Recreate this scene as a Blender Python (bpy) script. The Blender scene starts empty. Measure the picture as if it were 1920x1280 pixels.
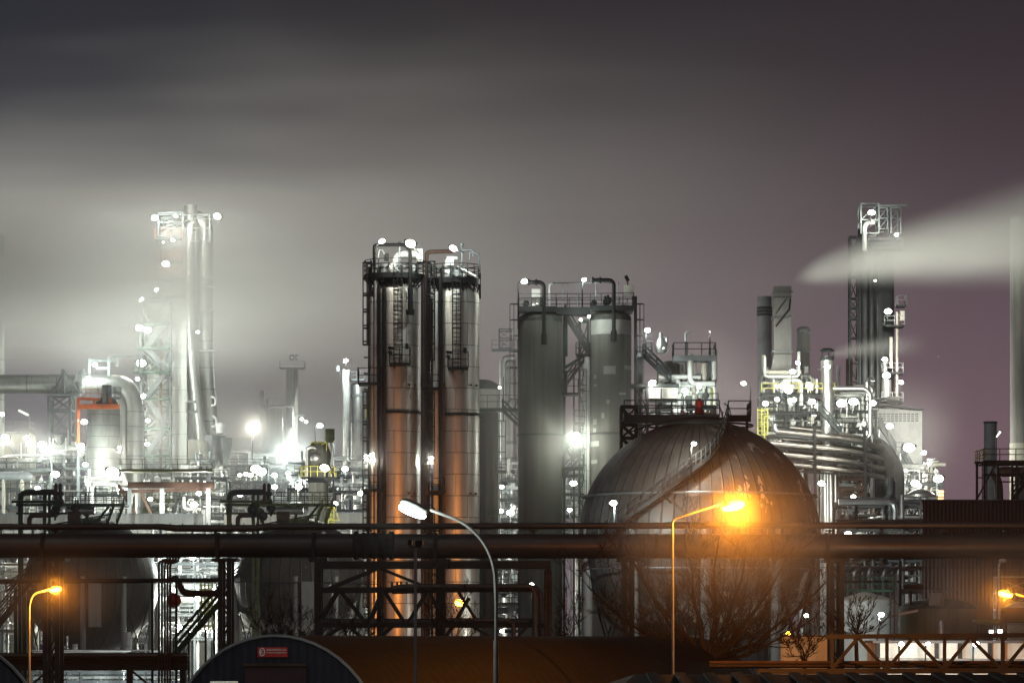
import bpy, math, random
from mathutils import Vector as V, Matrix
PI = math.pi
RND = random.Random(11)
sc = bpy.context.scene
COL = sc.collection
# ---------------------------------------------------------------- camera frame
FPX, HZ, CAMH = 6400.0, 1195.0, 7.2          # focal length in px of the 1920 px photo, horizon row, eye height
def X(px, Y): return (px - 960) / FPX * Y
def Z(py, Y): return CAMH + (HZ - py) / FPX * Y
def P(px, py, Y): return V((X(px, Y), Y, Z(py, Y)))
def M_(px, Y): return px / FPX * Y           # a length in px at depth Y, in metres
def PP(pts, Y): return [P(p[0], p[1], p[2] if len(p) > 2 else Y) for p in pts]

# ---------------------------------------------------------------- mesh builder
class MB:
    def __init__(s): s.v = []; s.f = []
    def add(s, vs, fs):
        o = len(s.v); s.v += [V(v) for v in vs]; s.f += [tuple(i + o for i in f) for f in fs]; return s
    def box(s, a, b):
        (x0, y0, z0), (x1, y1, z1) = a, b
        if x1 < x0: x0, x1 = x1, x0
        if y1 < y0: y0, y1 = y1, y0
        if z1 < z0: z0, z1 = z1, z0
        return s.add([(x0,y0,z0),(x1,y0,z0),(x1,y1,z0),(x0,y1,z0),(x0,y0,z1),(x1,y0,z1),(x1,y1,z1),(x0,y1,z1)],
                     [(0,3,2,1),(4,5,6,7),(0,1,5,4),(1,2,6,5),(2,3,7,6),(3,0,4,7)])
    def bar(s, p, q, w=.2, h=None):
        p, q = V(p), V(q); h = h or w
        w *= 1 + RND.uniform(-.02, .02); h *= 1 + RND.uniform(-.02, .02)
        d = q - p
        if d.length < 1e-6: return s
        d.normalize()
        up = V((0,0,1)) if abs(d.z) < .95 else V((0,1,0))
        a = d.cross(up).normalized() * w/2; b = a.cross(d).normalized() * h/2
        vs = [p-a-b, p+a-b, p+a+b, p-a+b, q-a-b, q+a-b, q+a+b, q-a+b]
        return s.add(vs, [(0,3,2,1),(4,5,6,7),(0,1,5,4),(1,2,6,5),(2,3,7,6),(3,0,4,7)])
    def sweep(s, pts, rad, n=8, caps=True):
        pts = [V(p) for p in pts]; m = len(pts)
        if isinstance(rad, (int, float)): rad = [rad] * m
        d0 = (pts[1] - pts[0]).normalized()
        up = V((0,0,1)) if abs(d0.z) < .9 else V((0,-1,0))
        a = d0.cross(up).normalized(); o = len(s.v)
        for i, p in enumerate(pts):
            if i == 0: d = d0
            elif i == m-1: d = (pts[i] - pts[i-1]).normalized()
            else:
                d = (pts[i+1] - pts[i]).normalized() + (pts[i] - pts[i-1]).normalized()
                d = d.normalized() if d.length > 1e-6 else (pts[i+1]-pts[i]).normalized()
            a = a - d * a.dot(d)
            a = a.normalized() if a.length > 1e-6 else d.orthogonal().normalized()
            b = d.cross(a)
            for k in range(n):
                t = 2*PI*k/n
                s.v.append(p + (a*math.cos(t) + b*math.sin(t)) * rad[i])
        for i in range(m-1):
            for k in range(n):
                k2 = (k+1) % n
                s.f.append((o+i*n+k, o+i*n+k2, o+(i+1)*n+k2, o+(i+1)*n+k))
        if caps:
            s.f.append(tuple(o+k for k in reversed(range(n)))); s.f.append(tuple(o+(m-1)*n+k for k in range(n)))
        return s
    def tube(s, p, q, r, n=8, r2=None): return s.sweep([p, q], [r, r if r2 is None else r2], n)
    def path(s, pts, r, n=8, fil=None, k=5):
        pts = [V(p) for p in pts]; fil = r*2.2 if fil is None else fil; out = [pts[0]]
        for i in range(1, len(pts)-1):
            a, b, c = pts[i-1], pts[i], pts[i+1]
            u, w = (a-b), (c-b); L = min(fil, u.length*.49, w.length*.49)
            p0, p1 = b + u.normalized()*L, b + w.normalized()*L
            for j in range(k+1):
                t = j/k; out.append(p0*(1-t)**2 + b*2*t*(1-t) + p1*t*t)
        out.append(pts[-1])
        return s.sweep(out, r, n)
    def lathe(s, c, prof, n=24, axis='z', capb=True, capt=True):
        c = V(c); o = len(s.v)
        for r, z in prof:
            for k in range(n):
                t = 2*PI*k/n
                if axis == 'z': s.v.append(c + V((r*math.cos(t), r*math.sin(t), z)))
                elif axis == 'x': s.v.append(c + V((z, r*math.cos(t), r*math.sin(t))))
                else: s.v.append(c + V((r*math.sin(t), z, r*math.cos(t))))
        for i in range(len(prof)-1):
            for k in range(n):
                k2 = (k+1) % n
                s.f.append((o+i*n+k, o+i*n+k2, o+(i+1)*n+k2, o+(i+1)*n+k))
        if capb: s.f.append(tuple(o+k for k in reversed(range(n))))
        if capt: s.f.append(tuple(o+(len(prof)-1)*n+k for k in range(n)))
        return s
    def cyl(s, c, r, z0, z1, n=20): return s.lathe((c[0], c[1], 0), [(r, z0), (r, z1)], n)
    def ball(s, c, r, n=16, m=10, sq=(1,1,1)):
        c = V(c); vs = []; fs = []
        for i in range(m+1):
            a = PI*i/m
            for k in range(n):
                t = 2*PI*k/n
                vs.append(c + V((r*math.sin(a)*math.cos(t)*sq[0], r*math.sin(a)*math.sin(t)*sq[1], -r*math.cos(a)*sq[2])))
        for i in range(m):
            for k in range(n):
                k2 = (k+1) % n; fs.append((i*n+k, i*n+k2, (i+1)*n+k2, (i+1)*n+k))
        return s.add(vs, fs)
    def ring(s, c, r, t, n=32, a0=0, a1=2*PI, m=6, z=None):
        pts = [V(c) + V((r*math.cos(a0+(a1-a0)*k/n), r*math.sin(a0+(a1-a0)*k/n), 0)) for k in range(n+1)]
        return s.sweep(pts, t, m, caps=True)
    def rail(s, pts, h=1.1, step=1.5, t=.045, mid=1, closed=False):
        pts = [V(p) for p in pts]
        if closed: pts = pts + [pts[0]]
        for a, b in zip(pts, pts[1:]):
            L = (b-a).length; n = max(1, round(L/step))
            for i in range(n+1):
                p = a.lerp(b, i/n); s.bar(p, p+V((0,0,h)), t*2)
            for j in range(mid+1):
                z = V((0,0,h*(j+1)/(mid+1))); s.bar(a+z, b+z, t*2)
        return s
    def ladder(s, p, z1, w=.6, d=(0,-1,0), cage=True, t=.05, rung=.45):
        p = V(p); d = V(d).normalized(); sd = d.cross(V((0,0,1))).normalized(); z0 = p.z
        for k in (-1, 1):
            q = p + sd*k*w/2; s.bar(q, V((q.x,q.y,z1)), t*2)
        z = z0
        while z < z1:
            a = V((p.x,p.y,z)); s.bar(a-sd*w/2, a+sd*w/2, t*1.2); z += rung
        if cage:
            n = 6; z = z0 + 2.2; last = None; hoops = []
            while z < z1 + .3:
                arc = [V((p.x,p.y,z)) + sd*math.cos(PI*k/n)*.45 + d*math.sin(PI*k/n)*.8 for k in range(n+1)]
                for a, b in zip(arc, arc[1:]): s.bar(a, b, t*1.5)
                hoops.append(arc); z += 1.6
            if hoops:
                for k in (1, 3, 5): s.bar(hoops[0][k], hoops[-1][k], t*1.3)
        return s
    def stair(s, p, q, w=1.0, side=None, t=.08, rails=True, tread=.28):
        p, q = V(p), V(q); d = q - p
        sd = V(side).normalized() if side is not None else V((d.x, d.y, 0)).cross(V((0,0,1))).normalized()
        for k in (0, 1):
            o = sd*w*k; s.bar(p+o, q+o, t, .28)
            if rails:
                n = max(2, int(d.length/1.6))
                for h in (.55, 1.05): s.bar(p+o+V((0,0,h)), q+o+V((0,0,h)), t*.9)
                for i in range(n+1):
                    a = (p+o).lerp(q+o, i/n); s.bar(a, a+V((0,0,1.05)), t*.9)
        n = max(3, int(abs(d.z)/tread))
        hd = V((d.x,d.y,0)).normalized()
        for i in range(n):
            c = p.lerp(q, (i+.5)/n)
            s.bar(c, c+sd*w, .26, .04)
        return s
    def lattice(s, x0, x1, y0, y1, zs, t=.2, diag=.6, back=True, xx=True):
        c = [(x0,y0),(x1,y0),(x1,y1),(x0,y1)]
        for a in c: s.bar((a[0],a[1],zs[0]), (a[0],a[1],zs[-1]), t)
        for i, z in enumerate(zs):
            for k in range(4):
                a, b = c[k], c[(k+1)%4]
                if not back and k == 2: continue
                s.bar((a[0],a[1],z), (b[0],b[1],z), t*.8)
                if i < len(zs)-1:
                    s.bar((a[0],a[1],z), (b[0],b[1],zs[i+1]), t*diag)
                    if xx: s.bar((b[0],b[1],z), (a[0],a[1],zs[i+1]), t*diag)
        return s
    def obj(s, name, m, parent=None, label=None, cat=None, group=None, kind=None, smooth=True):
        me = bpy.data.meshes.new(name)
        if parent is not None: o = ORG[parent.name]
        else:
            xs = [v.x for v in s.v]; ys = [v.y for v in s.v]
            o = V(((min(xs)+max(xs))/2, (min(ys)+max(ys))/2, min(v.z for v in s.v)))
        me.from_pydata([v - o for v in s.v], [], s.f)
        me.materials.append(m)
        if smooth:
            me.shade_smooth(); me.set_sharp_from_angle(angle=math.radians(38))
        me.update()
        ob = bpy.data.objects.new(name, me); COL.objects.link(ob)
        ORG[ob.name] = o.copy()
        if parent is not None: ob.parent = parent
        else: ob.location = o
        return tag(ob, label, cat, group, kind)
ORG = {}
def tag(o, label=None, cat=None, group=None, kind=None):
    if label: o['label'] = label
    if cat: o['category'] = cat
    if group: o['group'] = group
    if kind: o['kind'] = kind
    return o
def thing(name, label, cat, loc, group=None):
    o = bpy.data.objects.new(name, None); o.empty_display_size = .5; COL.objects.link(o)
    o.location = V(loc); ORG[o.name] = V(loc)
    return tag(o, label, cat, group)

# ---------------------------------------------------------------- node helpers and materials
class NT:
    def __init__(s, nt): s.nt = nt
    def node(s, typ, **kw):
        n = s.nt.nodes.new(typ)
        for k, v in kw.items(): setattr(n, k, v)
        return n
    def put(s, sock, v):
        if isinstance(v, bpy.types.NodeSocket): s.nt.links.new(v, sock)
        else: sock.default_value = v
    def m(s, op, a, b=None, c=None, clamp=False):
        n = s.node('ShaderNodeMath', operation=op, use_clamp=clamp); s.put(n.inputs[0], a)
        if b is not None: s.put(n.inputs[1], b)
        if c is not None: s.put(n.inputs[2], c)
        return n.outputs[0]
    def step(s, x, a, b):          # smoothstep from a to b (a may exceed b)
        n = s.node('ShaderNodeMapRange', interpolation_type='SMOOTHSTEP', clamp=True)
        if a <= b: s.put(n.inputs[1], a); s.put(n.inputs[2], b); n.inputs[3].default_value = 0; n.inputs[4].default_value = 1
        else: s.put(n.inputs[1], b); s.put(n.inputs[2], a); n.inputs[3].default_value = 1; n.inputs[4].default_value = 0
        s.put(n.inputs[0], x); return n.outputs[0]
    def mix(s, f, a, b, blend='MIX'):
        n = s.node('ShaderNodeMix', data_type='RGBA', blend_type=blend); s.put(n.inputs[0], f)
        for i, c in ((6, a), (7, b)):
            s.put(n.inputs[i], c if isinstance(c, bpy.types.NodeSocket) else (*c, 1) if len(c) == 3 else c)
        return n.outputs[2]
    def noise(s, vec, scale, detail=4, rough=.55):
        n = s.node('ShaderNodeTexNoise'); s.put(n.inputs['Vector'], vec)
        n.inputs['Scale'].default_value = scale; n.inputs['Detail'].default_value = detail; n.inputs['Roughness'].default_value = rough
        return n.outputs['Fac']
    def mapping(s, vec, scale=(1,1,1), rot=(0,0,0), loc=(0,0,0)):
        n = s.node('ShaderNodeMapping'); s.put(n.inputs[0], vec); n.inputs['Scale'].default_value = scale
        n.inputs['Rotation'].default_value = rot; n.inputs['Location'].default_value = loc
        return n.outputs[0]
    def xyz(s, vec):
        n = s.node('ShaderNodeSeparateXYZ'); s.put(n.inputs[0], vec); return n.outputs
def newmat(name):
    m = bpy.data.materials.new(name); m.use_nodes = True
    nt = m.node_tree; return m, NT(nt), nt.nodes['Principled BSDF']
def mk(name, col, rough=.6, metal=0.0, var=.3, scale=.35, stretch=(1,1,1), col2=None, streak=0.0,
       seam=0.0, seamw=.05, vseam=0, corr=0.0, corraxis='x', fine=.1, bump=.0, spec=.5):
    """painted or clad surface: noise mottling, rain streaks, sheet seams, corrugation"""
    m, t, b = newmat(name)
    tc = t.node('ShaderNodeTexCoord').outputs['Object']
    big = t.noise(t.mapping(tc, stretch), scale, 5, .6)
    c2 = col2 or tuple(c*(1-var) for c in col)
    f = t.step(big, .35, .68)
    c = t.mix(f, col, c2)
    fn = t.noise(tc, scale*14, 3)
    c = t.mix(t.m('MULTIPLY', t.m('SUBTRACT', fn, .5), fine*4, clamp=True), c, tuple(x*.45 for x in col))
    if streak:
        st = t.noise(t.mapping(tc, (1.6, 1.6, .05)), 1.3, 5, .65)
        c = t.mix(t.m('MULTIPLY', t.step(st, .45, .75), streak), c, tuple(x*.3 for x in col))
        st2 = t.noise(t.mapping(tc, (2.6, 2.6, .06), loc=(7,3,1)), 1.1, 4, .6)
        c = t.mix(t.m('MULTIPLY', t.step(st2, .52, .8), streak*.6), c, tuple(min(1, x*1.7) for x in col))
    h = None
    if seam:
        x, y, z = t.xyz(tc)
        zz = t.m('FRACT', t.m('DIVIDE', z, seam))
        sm = t.m('LESS_THAN', zz, seamw/seam)
        if vseam:
            an = t.m('FRACT', t.m('MULTIPLY', t.m('ARCTAN2', x, y), vseam/(2*PI)))
            row = t.m('MULTIPLY', t.m('FRACT', t.m('MULTIPLY', t.m('FLOOR', t.m('DIVIDE', z, seam)), .5)), 1.0)
            an = t.m('FRACT', t.m('ADD', an, row))
            sm = t.m('MAXIMUM', sm, t.m('LESS_THAN', an, .03))
        c = t.mix(t.m('MULTIPLY', sm, .8), c, tuple(x*.25 for x in col)); h = t.m('ADD', t.m('MULTIPLY', sm, -1), t.m('MULTIPLY', t.noise(t.mapping(tc, (1,1,.6)), .9, 3), 1.4 if metal > .75 else .4))
    if corr:
        x, y, z = t.xyz(tc)
        ax = {'x': x, 'y': y, 'z': z}[corraxis]
        h = t.m('SINE', t.m('MULTIPLY', ax, 2*PI/corr))
        c = t.mix(t.m('MULTIPLY', t.step(h, .2, -.9), .45), c, tuple(x_*.4 for x_ in col))
    t.put(b.inputs['Base Color'], c)
    rr = t.m('ADD', rough, t.m('MULTIPLY', t.m('SUBTRACT', fn, .5), .25), clamp=True)
    t.put(b.inputs['Roughness'], rr); b.inputs['Metallic'].default_value = metal; b.inputs['Specular IOR Level'].default_value = spec
    if h is None and bump: h = big
    if h is not None:
        bn = t.node('ShaderNodeBump'); bn.inputs['Strength'].default_value = bump or .5; bn.inputs['Distance'].default_value = .05
        t.put(bn.inputs['Height'], h); t.nt.links.new(bn.outputs[0], b.inputs['Normal'])
    return m
def brush(m, amount=.75):
    """rolled sheet: reflections drawn out along the height of the shell"""
    t = NT(m.node_tree); b = m.node_tree.nodes['Principled BSDF']
    tg = t.node('ShaderNodeTangent', direction_type='RADIAL', axis='Z')
    t.nt.links.new(tg.outputs[0], b.inputs['Tangent']); b.inputs['Anisotropic'].default_value = amount; b.inputs['Anisotropic Rotation'].default_value = .25
def emit(name, col, s):
    m, t, b = newmat(name); t.nt.nodes.remove(b)
    e = t.node('ShaderNodeEmission'); e.inputs[0].default_value = (*col, 1); e.inputs[1].default_value = s
    t.nt.links.new(e.outputs[0], t.nt.nodes['Material Output'].inputs[0])
    m.cycles.emission_sampling = 'NONE'
    return m

STEEL = mk('clad_steel', (.58,.55,.5), .5, .75, .35, .25, (1,1,.3), streak=.35, seam=2.1, seamw=.1, vseam=6, fine=.12)
ALU   = mk('aluminium_lagging', (.66,.66,.63), .38, .85, .3, .5, streak=.2, fine=.15)
BRONZ = mk('bronze_lagging', (.3,.265,.24), .4, .75, .3, .5, streak=.2, fine=.15)
DUCT  = mk('duct_cladding', (.55,.56,.53), .4, .8, .3, .2, streak=.3, seam=0, fine=.15)
GALV  = mk('galvanised_steel', (.3,.33,.33), .5, .5, .35, .8)
WHITE = mk('white_paint', (.7,.71,.68), .5, 0, .25, .5, streak=.25)
CREAM = mk('cream_render', (.55,.53,.45), .7, 0, .25, .3, streak=.3)
PALE  = mk('pale_concrete', (.5,.51,.48), .8, 0, .2, .12, (1,1,.3), streak=.35, seam=4.0, seamw=.08)
CONC  = mk('stained_concrete', (.125,.125,.108), .85, 0, .45, .16, (1.6,1.6,.08), streak=.8, fine=.2, spec=.2)
PATCH = mk('repaired_concrete', (.34,.34,.31), .85, 0, .2, .5)
TARRED= mk('soot_black_dome', (.02,.022,.02), .6, 0, .4, .8, col2=(.1,.1,.085), streak=.4, spec=.2)
BLOCK = mk('panelled_vessel', (.3,.31,.29), .6, .3, .35, .3, (1,1,.5), streak=.5, seam=1.9, seamw=.12, vseam=22)
DARK  = mk('dark_steelwork', (.026,.03,.031), .6, 0, .4, .7, spec=.2)
BLACK = mk('black_steelwork', (.005,.0055,.006), .55, 0, .4, .7, spec=.2)
GREEN = mk('green_steelwork', (.025,.065,.04), .55, .1, .4, .7, spec=.2)
OLIVE = mk('olive_steelwork', (.09,.1,.035), .55, .1, .4, .7, spec=.2)
YELL  = mk('yellow_paint', (.55,.5,.06), .5, 0, .25, .8)
RUST  = mk('rusty_steel', (.085,.05,.038), .75, .1, .5, .6, spec=.2)
ORNG  = mk('orange_paint', (.6,.14,.04), .55, 0, .3, .6)
REDP  = mk('red_paint', (.5,.04,.03), .5, 0, .2, .8)
PIPE  = mk('weathered_pipe_jacket', (.1,.095,.092), .42, .5, .45, .35, (.25,1,1), col2=(.055,.052,.05), fine=.25, bump=.12, spec=.2)
BROWN = mk('brown_corrugated_sheet', (.085,.05,.046), .55, .2, .2, .1, corr=.3, corraxis='x', streak=.25, bump=.4, spec=.2)
ROOF  = mk('dark_sheet_roof', (.014,.009,.009), .75, 0, .5, .2, corr=1.1, corraxis='x', bump=.8, spec=.06)
HALL  = mk('dark_ribbed_hall_sheet', (.026,.028,.042), .65, 0, .25, .2, corr=.3, corraxis='x', streak=.5, bump=.12, spec=.2)
HALLR = mk('dark_hall_roof_sheet', (.006,.005,.0075), .8, 0, .3, .2, corr=.9, corraxis='y', bump=.06, spec=.06)
DOORM = mk('dark_red_door', (.06,.03,.035), .6, 0, .3, .5, spec=.2)
BARK  = mk('bare_bark', (.035,.025,.018), .85, 0, .4, 3.0, spec=.06)
GROUND= mk('yard_asphalt', (.05,.05,.05), .85, 0, .4, .06, fine=.3)
GREY  = mk('grey_paint', (.25,.27,.28), .6, .1, .3, .5)
TANKG = mk('tank_grey', (.3,.29,.27), .65, .1, .35, .3, (1,1,.2), streak=.5)
LOUV  = mk('louvre_grille', (.12,.14,.14), .5, .3, .3, .6)
ROOFG = mk('grey_roof_sheet', (.12,.12,.13), .6, .2, .3, .3)
SIGNR = mk('sign_red', (.5,.035,.03), .5, 0, .1, 2)
SIGNW = mk('sign_white', (.75,.72,.7), .5, 0, .05, 2)
TRUSSM = mk('brown_truss_paint', (.05,.043,.04), .6, 0, .4, .6, spec=.2)
POLEM = mk('dark_pole_paint', (.06,.062,.062), .45, 0, .3, 2)
PYLON = mk('pylon_paint', (.09,.1,.105), .6, 0, .3, .5)
HOUS  = mk('lamp_housing', (.16,.17,.17), .45, .4, .3, 2)
DUCTF = mk('faded_flue_concrete', (.36,.36,.34), .8, 0, .3, .2, streak=.4, seam=7, seamw=.2)
brush(STEEL, .6)
def sphere_mat(name, col, c2, plates, peel):
    m, t, b = newmat(name)
    tc = t.node('ShaderNodeTexCoord').outputs['Object']
    x, y, z = t.xyz(tc)
    an = t.m('FRACT', t.m('MULTIPLY', t.m('ARCTAN2', x, y), plates/(2*PI)))
    seam = t.m('LESS_THAN', t.m('ABSOLUTE', t.m('SUBTRACT', an, .5)), .05)
    n1 = t.noise(tc, .25, 6, .65)
    c = t.mix(t.step(n1, .35, .65), col, c2)
    plate = t.node('ShaderNodeTexWhiteNoise', noise_dimensions='1D')
    t.put(plate.inputs['W'], t.m('FLOOR', t.m('ADD', t.m('MULTIPLY', t.m('ARCTAN2', x, y), plates/(2*PI)), .5)))
    c = t.mix(t.m('MULTIPLY', plate.outputs[0], .5), c, tuple(q*.4 for q in col))
    st = t.noise(t.mapping(tc, (1.5,1.5,.12)), 1.0, 5, .7)
    c = t.mix(t.m('MULTIPLY', t.step(st, .5, .72), .6), c, tuple(q*.25 for q in col))
    if peel:      # flaked-off paint showing pale primer, only on the weather side
        pn = t.noise(t.mapping(tc, (1,1,.3), loc=(3,1,0)), .42, 7, .66)
        side = t.step(x, -.5, 3.0)
        pk = t.m('MULTIPLY', t.step(pn, .575, .6), side)
        c = t.mix(pk, c, (.6,.57,.5))
        pn2 = t.noise(t.mapping(tc, (1,1,.6), loc=(13,4,6)), .8, 6, .62)
        c = t.mix(t.m('MULTIPLY', t.step(pn2, .5, .52), t.step(z, -4, -6.5)), c, (.6,.57,.5))
    c = t.mix(t.m('MULTIPLY', seam, .75), c, tuple(q*.15 for q in col))
    t.put(b.inputs['Base Color'], c); b.inputs['Metallic'].default_value = .1; b.inputs['Specular IOR Level'].default_value = .25
    t.put(b.inputs['Roughness'], t.m('ADD', .42, t.m('MULTIPLY', n1, .2)))
    bn = t.node('ShaderNodeBump'); bn.inputs['Strength'].default_value = .7; bn.inputs['Distance'].default_value = .08
    rib = t.step(t.m('ABSOLUTE', t.m('SUBTRACT', an, .5)), .12, .0)
    t.put(bn.inputs['Height'], t.m('ADD', rib, t.m('MULTIPLY', n1, .6))); t.nt.links.new(bn.outputs[0], b.inputs['Normal'])
    return m
SPH1 = sphere_mat('weathered_sphere_plates', (.17,.165,.15), (.09,.086,.078), 60, True)
SPH2 = sphere_mat('dark_sphere_plates', (.062,.05,.037), (.035,.028,.022), 44, False)
SPH3 = sphere_mat('flaking_sphere_plates', (.065,.052,.038), (.036,.029,.022), 40, True)
LW = emit('white_lamp_glass', (.93,1,.86), 40)
LO = emit('sodium_lamp_glass', (1,.5,.02), 40)
LD = emit('faint_lamp_glass', (.93,1,.86), 2.0)
LWIN = emit('lit_window', (1,.98,.9), 3.0)
LWINO = emit('lit_orange_window', (1,.5,.12), 2.0)
# ---------------------------------------------------------------- camera, view, render settings
cam = bpy.data.cameras.new('camera'); cam.lens = 36*FPX/1920; cam.sensor_width = 36
cam.shift_y = (HZ-640)/1920; cam.clip_start = .5; cam.clip_end = 9000
co = bpy.data.objects.new('camera', cam); COL.objects.link(co); co.location = (0,0,CAMH); co.rotation_euler = (PI/2,0,0)
sc.camera = co
sc.view_settings.view_transform = 'Standard'; sc.view_settings.look = 'None'
sc.view_settings.exposure = 0; sc.view_settings.gamma = 1; sc.view_settings.use_curve_mapping = False
cy = sc.cycles
cy.max_bounces = 6; cy.diffuse_bounces = 2; cy.glossy_bounces = 3; cy.transmission_bounces = 2; cy.volume_bounces = 2
cy.transparent_max_bounces = 8; cy.caustics_reflective = False; cy.caustics_refractive = False
cy.sample_clamp_direct = 0; cy.sample_clamp_indirect = 2.0; cy.use_light_tree = True
cy.use_adaptive_sampling = True; cy.adaptive_threshold = .02; cy.use_denoising = True
cy.volume_step_rate = 1.0; cy.volume_max_steps = 256

# ---------------------------------------------------------------- night sky: glow of the plant on low cloud
w = bpy.data.worlds.new('World'); sc.world = w; w.use_nodes = True
t = NT(w.node_tree); bg = w.node_tree.nodes['Background']
d = t.node('ShaderNodeTexCoord').outputs['Generated']
x, y, z = t.xyz(d)
az = t.m('ARCTAN2', x, y)                                              # azimuth, 0 = north (+Y)
hyp = t.m('SQRT', t.m('ADD', t.m('MULTIPLY', x, x), t.m('MULTIPLY', y, y)))
el = t.m('ARCTAN2', z, hyp)
u = t.m('DIVIDE', az, .15)                                            # in units of 8.6 degrees
v = t.m('DIVIDE', el, .185)                                           # in units of 10.6 degrees
ramp = t.node('ShaderNodeValToRGB'); e = ramp.color_ramp
t.put(ramp.inputs[0], t.m('DIVIDE', t.m('ADD', v, .25), 2.0, clamp=True))
stops = [(.0,(.105,.085,.095)), (.125,(.165,.128,.138)), (.28,(.165,.126,.134)), (.40,(.112,.092,.099)), (.46,(.08,.068,.071)), (.52,(.055,.048,.05)), (.58,(.036,.032,.035)), (.64,(.026,.024,.027)), (1,(.014,.014,.018))]
e.elements[0].position = stops[0][0]; e.elements[0].color = (*stops[0][1],1)
e.elements[1].position = stops[-1][0]; e.elements[1].color = (*stops[-1][1],1)
for p_, c_ in stops[1:-1]:
    k = e.elements.new(p_); k.color = (*c_,1)
base = ramp.outputs[0]
base = t.mix(t.step(u, -.6, 1.2), base, t.mix(1.0, base, (1.0,.81,.92), 'MULTIPLY'))
base = t.mix(t.step(u, -.1, -1.1), base, t.mix(1.0, base, (.78,.9,1.08), 'MULTIPLY'))
uv = t.node('ShaderNodeCombineXYZ'); t.put(uv.inputs[0], u); t.put(uv.inputs[1], v)
warp = t.noise(uv.outputs[0], 1.3, 2)
st1 = t.noise(t.mapping(uv.outputs[0], (.5,3.2,1), rot=(0,0,-.16), loc=(2.3,0.2,0)), 1.3, 3, .5)
st2 = t.noise(t.mapping(uv.outputs[0], (.35,5.0,1), rot=(0,0,-.10), loc=(5,1,0)), 1.2, 3, .5)
edge = t.m('ADD', t.m('ADD', .80, t.m('MULTIPLY', u, .045)), t.m('MULTIPLY', t.m('SUBTRACT', st1, .5), .34))
top = t.step(t.m('SUBTRACT', v, edge), .17, -.26)
low = t.step(v, .31, .56)
hor = t.m('ADD', t.m('MULTIPLY', t.step(u, .15, -.85), .72), t.m('MULTIPLY', t.step(u, 1.0, -.5), .48))
cl = t.m('MULTIPLY', t.m('MULTIPLY', top, low), hor)
cl = t.m('MULTIPLY', cl, t.m('ADD', .62, t.m('MULTIPLY', st2, .75)))
back = t.step(t.m('ABSOLUTE', u), 3.0, 1.6)
cl = t.m('MULTIPLY', cl, back, clamp=True)
col = t.mix(cl, base, (.40,.39,.345))
WORLD_COL = col
t.put(bg.inputs[0], col); bg.inputs[1].default_value = 1.0

# faint fill sun added from behind the camera, nearly shadowless
sun = bpy.data.lights.new('fill_sun', 'SUN'); sun.energy = .22; sun.angle = math.radians(40); sun.color = (1,.96,.92)
so = bpy.data.objects.new('fill_sun', sun); COL.objects.link(so); so.rotation_euler = (math.radians(48), 0, math.radians(-25)); so.location = (0,0,200)

# ---------------------------------------------------------------- ground and air
MB().add([(-2500,-400,0),(2500,-400,0),(2500,4000,0),(-2500,4000,0)], [(0,1,2,3)]).obj('ground', GROUND, kind='structure')
def volume(name, dens, aniso, col=(.96,.97,1)):
    m = bpy.data.materials.new(name); m.use_nodes = True; t = NT(m.node_tree)
    m.node_tree.nodes.remove(m.node_tree.nodes['Principled BSDF'])
    pv = t.node('ShaderNodeVolumePrincipled'); pv.inputs['Color'].default_value = (*col,1)
    pv.inputs['Anisotropy'].default_value = aniso; pv.inputs['Density'].default_value = 0 if dens is None else dens
    t.nt.links.new(pv.outputs[0], t.nt.nodes['Material Output'].inputs['Volume'])
    return m, t, pv
HAZE, _, _ = volume('haze_air', .00008, .45)
MB().box((-330,-25,-1), (330,1050,118)).obj('haze', HAZE, kind='stuff', smooth=False)

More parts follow.
